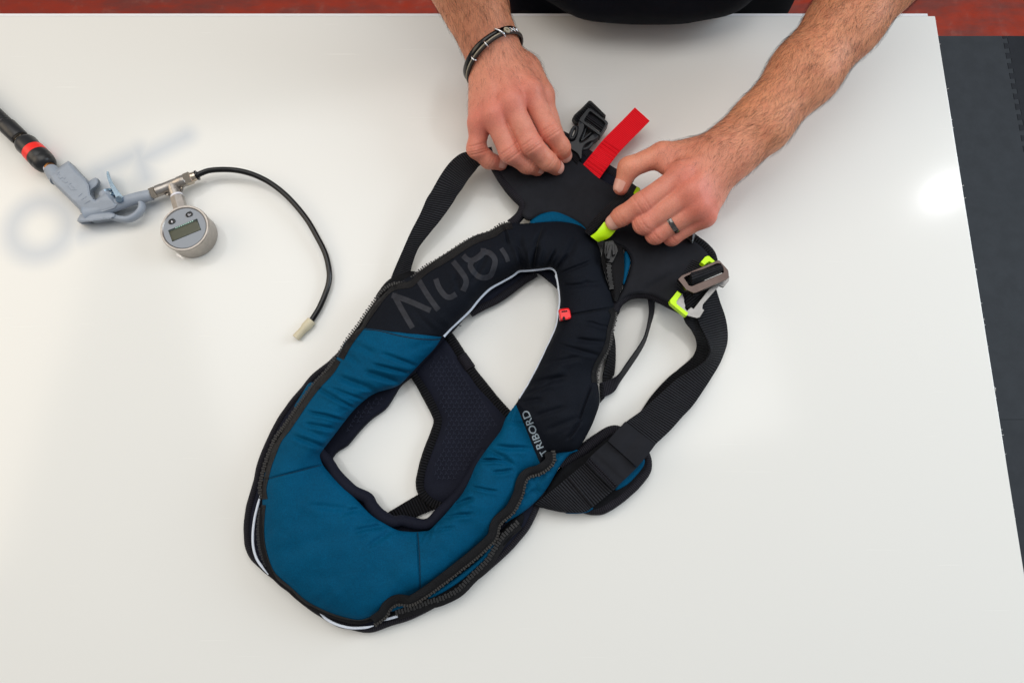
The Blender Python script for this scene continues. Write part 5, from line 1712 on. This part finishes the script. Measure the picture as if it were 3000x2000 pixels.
# nails
def nail(H, ch, lab, wd, ln, tilt=0.0, side=0.0):
    a = wp(ch[2][:3]); b = wp(ch[3][:3])
    ax = (b - a) / np.linalg.norm(b - a)
    view = np.array([0, 0, CAM_H]) - b; view /= np.linalg.norm(view)
    up = np.array([0, 0, 1.0]) * (1 - tilt) + view * tilt + np.array([side, 0, 0])
    up -= ax * (up @ ax); up /= np.linalg.norm(up)
    s = np.cross(ax, up)
    n, m = 12, 11
    V = []
    r = ch[3][3] * .001
    for i in range(n):
        f = i / (n - 1)
        ww = wd * (1 - .10 * f) * math.sqrt(max(.12, 1 - max(0, (f - .72) / .30) ** 2 * .8)) * math.sqrt(max(.2, 1 - max(0, (.18 - f) / .18) ** 2 * .7))
        for j in range(m):
            g = -1 + 2 * j / (m - 1)
            ang = g * 1.05
            q = b + ax * (r * .55 - ln + ln * f) + (s * math.sin(ang) * ww + up * math.cos(ang) * r) * 1.0
            hit = BODY.find_nearest(Vector(q))
            nr = hit[1]
            if nr.dot(Vector(q - b)) < 0:
                nr = -nr
            V.append(np.array(hit[0] + nr * (.00045 + .0002 * math.cos(ang * 1.4))))
    return mk('fingernail', np.array(V), quads_grid(n, m), 'nail', body)


for ch in LEFT['fingers']:
    nail(LEFT, ch, '', ch[3][3] * .00088, .0095, .2)
nail(RIGHT, RIGHT['fingers'][0], '', .0075, .0105, .5)
nail(RIGHT, RIGHT['thumb'], '', .0068, .0125, .2, side=-.75)


# hair on forearms and hands: thin tapering strands rooted in the skin
def hair(name, V, Q, axis_pts, count, dens, seed):
    r = np.random.default_rng(seed)
    a, b, c, d = V[Q[:, 0]], V[Q[:, 1]], V[Q[:, 2]], V[Q[:, 3]]
    nrm = np.cross(c - a, d - b); ar = np.linalg.norm(nrm, axis=1); nrm /= ar[:, None]
    cen = (a + b + c + d) / 4
    w = ar * dens(cen, nrm)
    pick = r.choice(len(Q), count, p=w / w.sum())
    f1, f2 = r.random((2, count, 1))
    base = (a[pick] * (1 - f1) + b[pick] * f1) * (1 - f2) + (d[pick] * (1 - f1) + c[pick] * f1) * f2
    n = nrm[pick]
    ax = np.asarray(axis_pts)                         # arm axis from elbow to hand
    k = np.argmin(((base[:, None] - ax[None, :-1]) ** 2).sum(2), 1)
    t = ax[k + 1] - ax[k]; t /= np.linalg.norm(t, axis=1)[:, None]
    side = np.cross(t, n)
    lie = np.array([.9]) * t + side * (.45 * vnoise(base[:, :1] * 60, base[:, 1:2] * 60, 5) + .3 * r.normal(size=(count, 1))) + np.array([0, 0, -.12])
    lie -= n * (lie * n).sum(1)[:, None]
    lie /= np.linalg.norm(lie, axis=1)[:, None]
    L = r.uniform(.005, .0135, (count, 1))
    seg = 4
    rows = []
    wdt = np.cross(lie, n)
    curl = r.normal(size=(count, 1)) * .25
    for i in range(seg + 1):
        f = i / seg
        q = base + L * (lie * f * .92 + n * (.20 * math.sin(f * 2.0)) * r.uniform(.7, 1.0, (count, 1)) + wdt * curl * f * f)
        hw = .000052 * (1 - f * .7)
        rows.append(np.stack([q - wdt * hw, q + wdt * hw, q + n * hw * 1.6], 1))
    R = np.stack(rows, 1)                              # count, seg+1, 3, 3
    vv = R.reshape(-1, 3)
    m = seg + 1
    base_i = (np.arange(count) * m * 3)[:, None, None, None]
    I = np.arange(seg)[None, :, None, None]; J = np.arange(3)[None, None, :, None]
    q = np.concatenate([base_i + I * 3 + J, base_i + I * 3 + (J + 1) % 3, base_i + (I + 1) * 3 + (J + 1) % 3, base_i + (I + 1) * 3 + J], 3).reshape(-1, 4)
    return mk(name, vv, q, 'hair', person, stuff=True)


def dens_for(H, wrist, inner):
    W = wp(H['arm'][-1][:3]); M = np.mean([wp(b[:3]) for a, b in H['mc']], 0)
    t = (M - W) / np.linalg.norm(M - W); D = np.linalg.norm(M - W)

    def dens(c, n):
        al = (c - W) @ t / D
        g = np.interp(al, [-6, -.2, .25, .75, 1.0], [1, 1, .42, .12, 0])
        return g * np.clip(n[:, 2] * .7 + .6, .12, 1.0)
    return dens


axL = np.array([wp(c[:3]) for c in LEFT['arm']] + [np.mean([wp(b[:3]) for a, b in LEFT['mc']], 0)])
axR = np.array([wp(c[:3]) for c in RIGHT['arm']] + [np.mean([wp(b[:3]) for a, b in RIGHT['mc']], 0)])
axL = cr(axL, 60); axR = cr(axR, 90)
hair('arm_hair', VL, QL, axL, 4200, dens_for(LEFT, 0, 0), 11)
hair('arm_hair', VR, QR, axR, 10500, dens_for(RIGHT, 0, 0), 12)


# ---- T-shirt and trousers
def loft(name, rings, material, parent, nseg=96, seed=1, wob=.006, label=None):
    """Garment from elliptical rings: (cx, cy, z, rx, ry)."""
    R = cr(np.array(rings, float), len(rings) * 8)
    a = np.linspace(0, 2 * np.pi, nseg, endpoint=False)
    sq = lambda q, p: np.sign(q) * np.abs(q) ** p
    X = R[:, None, 0] + R[:, None, 3] * sq(np.cos(a), .85)
    Y = R[:, None, 1] + R[:, None, 4] * sq(np.sin(a), .62)
    Zv = np.repeat(R[:, None, 2], nseg, 1)
    nz = vnoise(np.cos(a)[None] * 3 + 10 + R[:, None, 2] * 4, np.sin(a)[None] * 3 + R[:, None, 2] * 18, seed)
    X = X + np.cos(a) * nz * wob; Y = Y + np.sin(a) * nz * wob
    V = np.stack([X, Y, Zv], -1)
    n = len(R)
    return mk(name, V.reshape(-1, 3), quads_grid(n, nseg, False, True), material, parent, label=label)


bf = float(P(1890, 72, 45)[1])       # front of the belly over the table edge
cy = yb + .16
hw = .5 * (float(P(2180, 40, 40)[0]) - float(P(1610, 40, 40)[0])) 
pcx2 = .5 * (float(P(2180, 40, 40)[0]) + float(P(1610, 40, 40)[0]))
loft('t_shirt', [(pcx2, cy, -.16, hw * 1.42, .128), (pcx2, cy - .004, -.05, hw * 1.42, .135), (pcx2, cy - .01, .0, hw * 1.42, .16), (pcx2, cy - .01, .045, hw * 1.44, cy - .01 - bf), (pcx2, cy, .09, hw * 1.46, .205), (pcx2, cy + .01, .2, hw * 1.5, .18), (pcx, cy + .01, .34, hw * 1.6, .15), (pcx, cy + .01, .43, hw * 1.45, .115), (pcx, cy + .01, .485, .10, .085)], 'shirt', person, label='black T-shirt')
for arm, s in ((LEFT, -1), (RIGHT, 1)):
    e = wp(arm['arm'][0][:3]); sh = np.array([pcx + s * .20, py0 + .06, .44])
    q = np.array([sh + (e - sh) * f for f in np.linspace(-.05, .55, 12)])
    sweep('sleeve', q, np.linspace(82, 72, 12), 'shirt', person, 24, caps=False)
tx0 = float(P(1506, 20, -60)[0]); tx1 = float(P(2352, 20, -60)[0])
tcx = (tx0 + tx1) / 2; thw = (tx1 - tx0) / 2
loft('trousers', [(tcx, yb + .125, -.24, thw * .98, .105), (tcx, yb + .125, -.14, thw, .112), (tcx, yb + .13, -.05, thw * .99, .112), (tcx, yb + .13, .02, thw * .9, .10)], 'trouser_cloth', person, seed=5, wob=.003)
for s in (-1, 1):
    q = np.array([(tcx + s * thw * .5, yb + .135, z) for z in np.linspace(-.16, FZ + .01, 14)])
    sweep('trouser_leg', q, np.linspace(92, 70, 14), 'trouser_cloth', person, 24, caps=False)

# ================================================================== bracelet and ring
def closed_band(name, loop, wdir, hw_, th, material, parent, off=0.0, rise=0.0, bev=True):
    """Flat band on a closed loop: wdir = width direction, hw_ half width, th thickness (mm)."""
    p = np.asarray(loop); n = len(p)
    c = p.mean(0)
    wv = np.asarray(wdir); wv = wv / np.linalg.norm(wv)
    out = p - c; out -= wv * (out @ wv)[:, None]; out /= np.linalg.norm(out, axis=1)[:, None]
    prof = [(-hw_, 0), (-hw_ * .9, th * .8), (-hw_ * .5, th), (hw_ * .5, th), (hw_ * .9, th * .8), (hw_, 0)]
    V = np.stack([p + wv * (a + off) * .001 + out * (b + rise) * .001 for a, b in prof], 1)
    return mk(name, V.reshape(-1, 3), quads_grid(n, len(prof), True, True), material, parent, sharp=60)


wc = wp((1436, 128, 78))
axd = wp((1408, 60, 96)) - wp((1452, 168, 75)); axd /= np.linalg.norm(axd)   # towards the elbow


def around(center, axis, tilt_vec, n=120, gap=.0012):
    """Loop hugging the skin in a plane through center."""
    nrm = np.asarray(axis) + np.asarray(tilt_vec); nrm /= np.linalg.norm(nrm)
    e1 = np.cross(nrm, [0, 0, 1.0]); e1 /= np.linalg.norm(e1)
    e2 = np.cross(e1, nrm)
    R = []
    for k in range(n):
        a = 2 * np.pi * k / n
        d = e1 * math.cos(a) + e2 * math.sin(a)
        # march outward from far outside towards the centre
        st = Vector(center + d * .08)
        h = BODY.ray_cast(st, Vector(-d), .08)
        R.append((.08 - h[3] if h[0] is not None else .028))
    R = np.array(R)
    R = np.convolve(np.r_[R[-8:], R, R[:8]], np.ones(9) / 9, 'same')[8:-8]
    a = 2 * np.pi * np.arange(n) / n
    return np.array([center + (e1 * math.cos(t) + e2 * math.sin(t)) * (r + gap) for t, r in zip(a, R)]), nrm


upv = np.array([0, 0, 1.0]) - axd * axd[2]; upv /= np.linalg.norm(upv)
loopA, nA = around(wp((1446, 158, 77)), axd, -.62 * upv + np.array([-.10, -.05, 0]))
br = root('bracelet', tuple(wc), 'black leather wristband with silver links worn on the wrist nearer the air gun', 'bracelet')
closed_band('band', loopA, nA, 2.9, 2.2, 'gloss_black', br, off=2.9, rise=.2)
closed_band('cord', loopA, nA, 2.5, 2.4, 'leather', br, off=-2.6, rise=.2)
closed_band('cord_stripe', loopA, nA, .8, 2.75, 'leather_pale', br, off=-2.0, rise=.2)
cA = loopA.mean(0)
for i in (37, 50):
    p = loopA[i]; out = p - cA; out -= nA * (out @ nA); out /= np.linalg.norm(out)
    q = np.array([p + nA * f * .001 + out * g * .001 for f, g in ((-5.6, .2), (-5.0, 2.6), (-2.6, 3.6), (-.6, 3.3), (.2, 2.2))])
    sweep('silver_loop', cr(q, 14), .75, 'silver', br, 8)
# hook clasp through a pale leather eye
p = loopA[25]; out = p - cA; out -= nA * (out @ nA); out /= np.linalg.norm(out); td = np.cross(out, nA)
q = np.array([p + nA * f * .001 + out * g * .001 + td * h * .001 for f, g, h in ((-7.0, 1.0, -3.5), (-5.0, 3.4, -2.4), (-2.0, 4.4, -.6), (1.5, 4.2, 1.2), (4.5, 3.2, 2.6), (5.6, 1.6, 3.2))])
sweep('clasp_hook', cr(q, 24), np.interp(np.linspace(0, 1, 24), [0, .3, .8, 1], [.6, 1.25, 1.0, .5]), 'silver', br, 10)
p = loopA[20]; out = p - cA; out -= nA * (out @ nA); out /= np.linalg.norm(out); td = np.cross(out, nA)
th = np.linspace(0, 2 * np.pi, 24, endpoint=False)
q = np.array([p + out * .0034 + nA * (-2.0 + 2.6 * math.sin(t)) * .001 + td * 2.6 * math.cos(t) * .001 for t in th])
sweep('leather_eye', q, 1.3, 'leather_pale', br, 10, True)
for i in (11, 14, 17):
    p = loopA[i]; out = p - cA; out -= nA * (out @ nA); out /= np.linalg.norm(out)
    tdir = np.cross(out, nA)
    q = np.array([p + out * .003 + nA * (-1.5 + 2.6 * math.sin(t)) * .001 + tdir * 2.4 * math.cos(t) * .001 for t in th])
    sweep('silver_link', q, .65, 'silver', br, 8, True)

# ring on the ring finger of the right hand
a_ = wp(RIGHT['fingers'][2][0][:3]); b_ = wp(RIGHT['fingers'][2][1][:3])
rc = a_ + (b_ - a_) * .60
rax = (b_ - a_) / np.linalg.norm(b_ - a_)
rr0 = (RIGHT['fingers'][2][0][3] * .4 + RIGHT['fingers'][2][1][3] * .6)
e1 = np.cross(rax, [0, 0, 1.0]); e1 /= np.linalg.norm(e1); e2 = np.cross(e1, rax)
th = np.linspace(0, 2 * np.pi, 64, endpoint=False)
lp_ = np.array([rc + (e1 * math.cos(t) + e2 * math.sin(t)) * (rr0 + .2) * .001 for t in th])
ro = closed_band('finger_ring', lp_, rax, 2.6, 1.2, 'ring_metal', None)
ro['label'] = 'dark grey metal ring on the finger beside the yellow tab'; ro['category'] = 'ring'
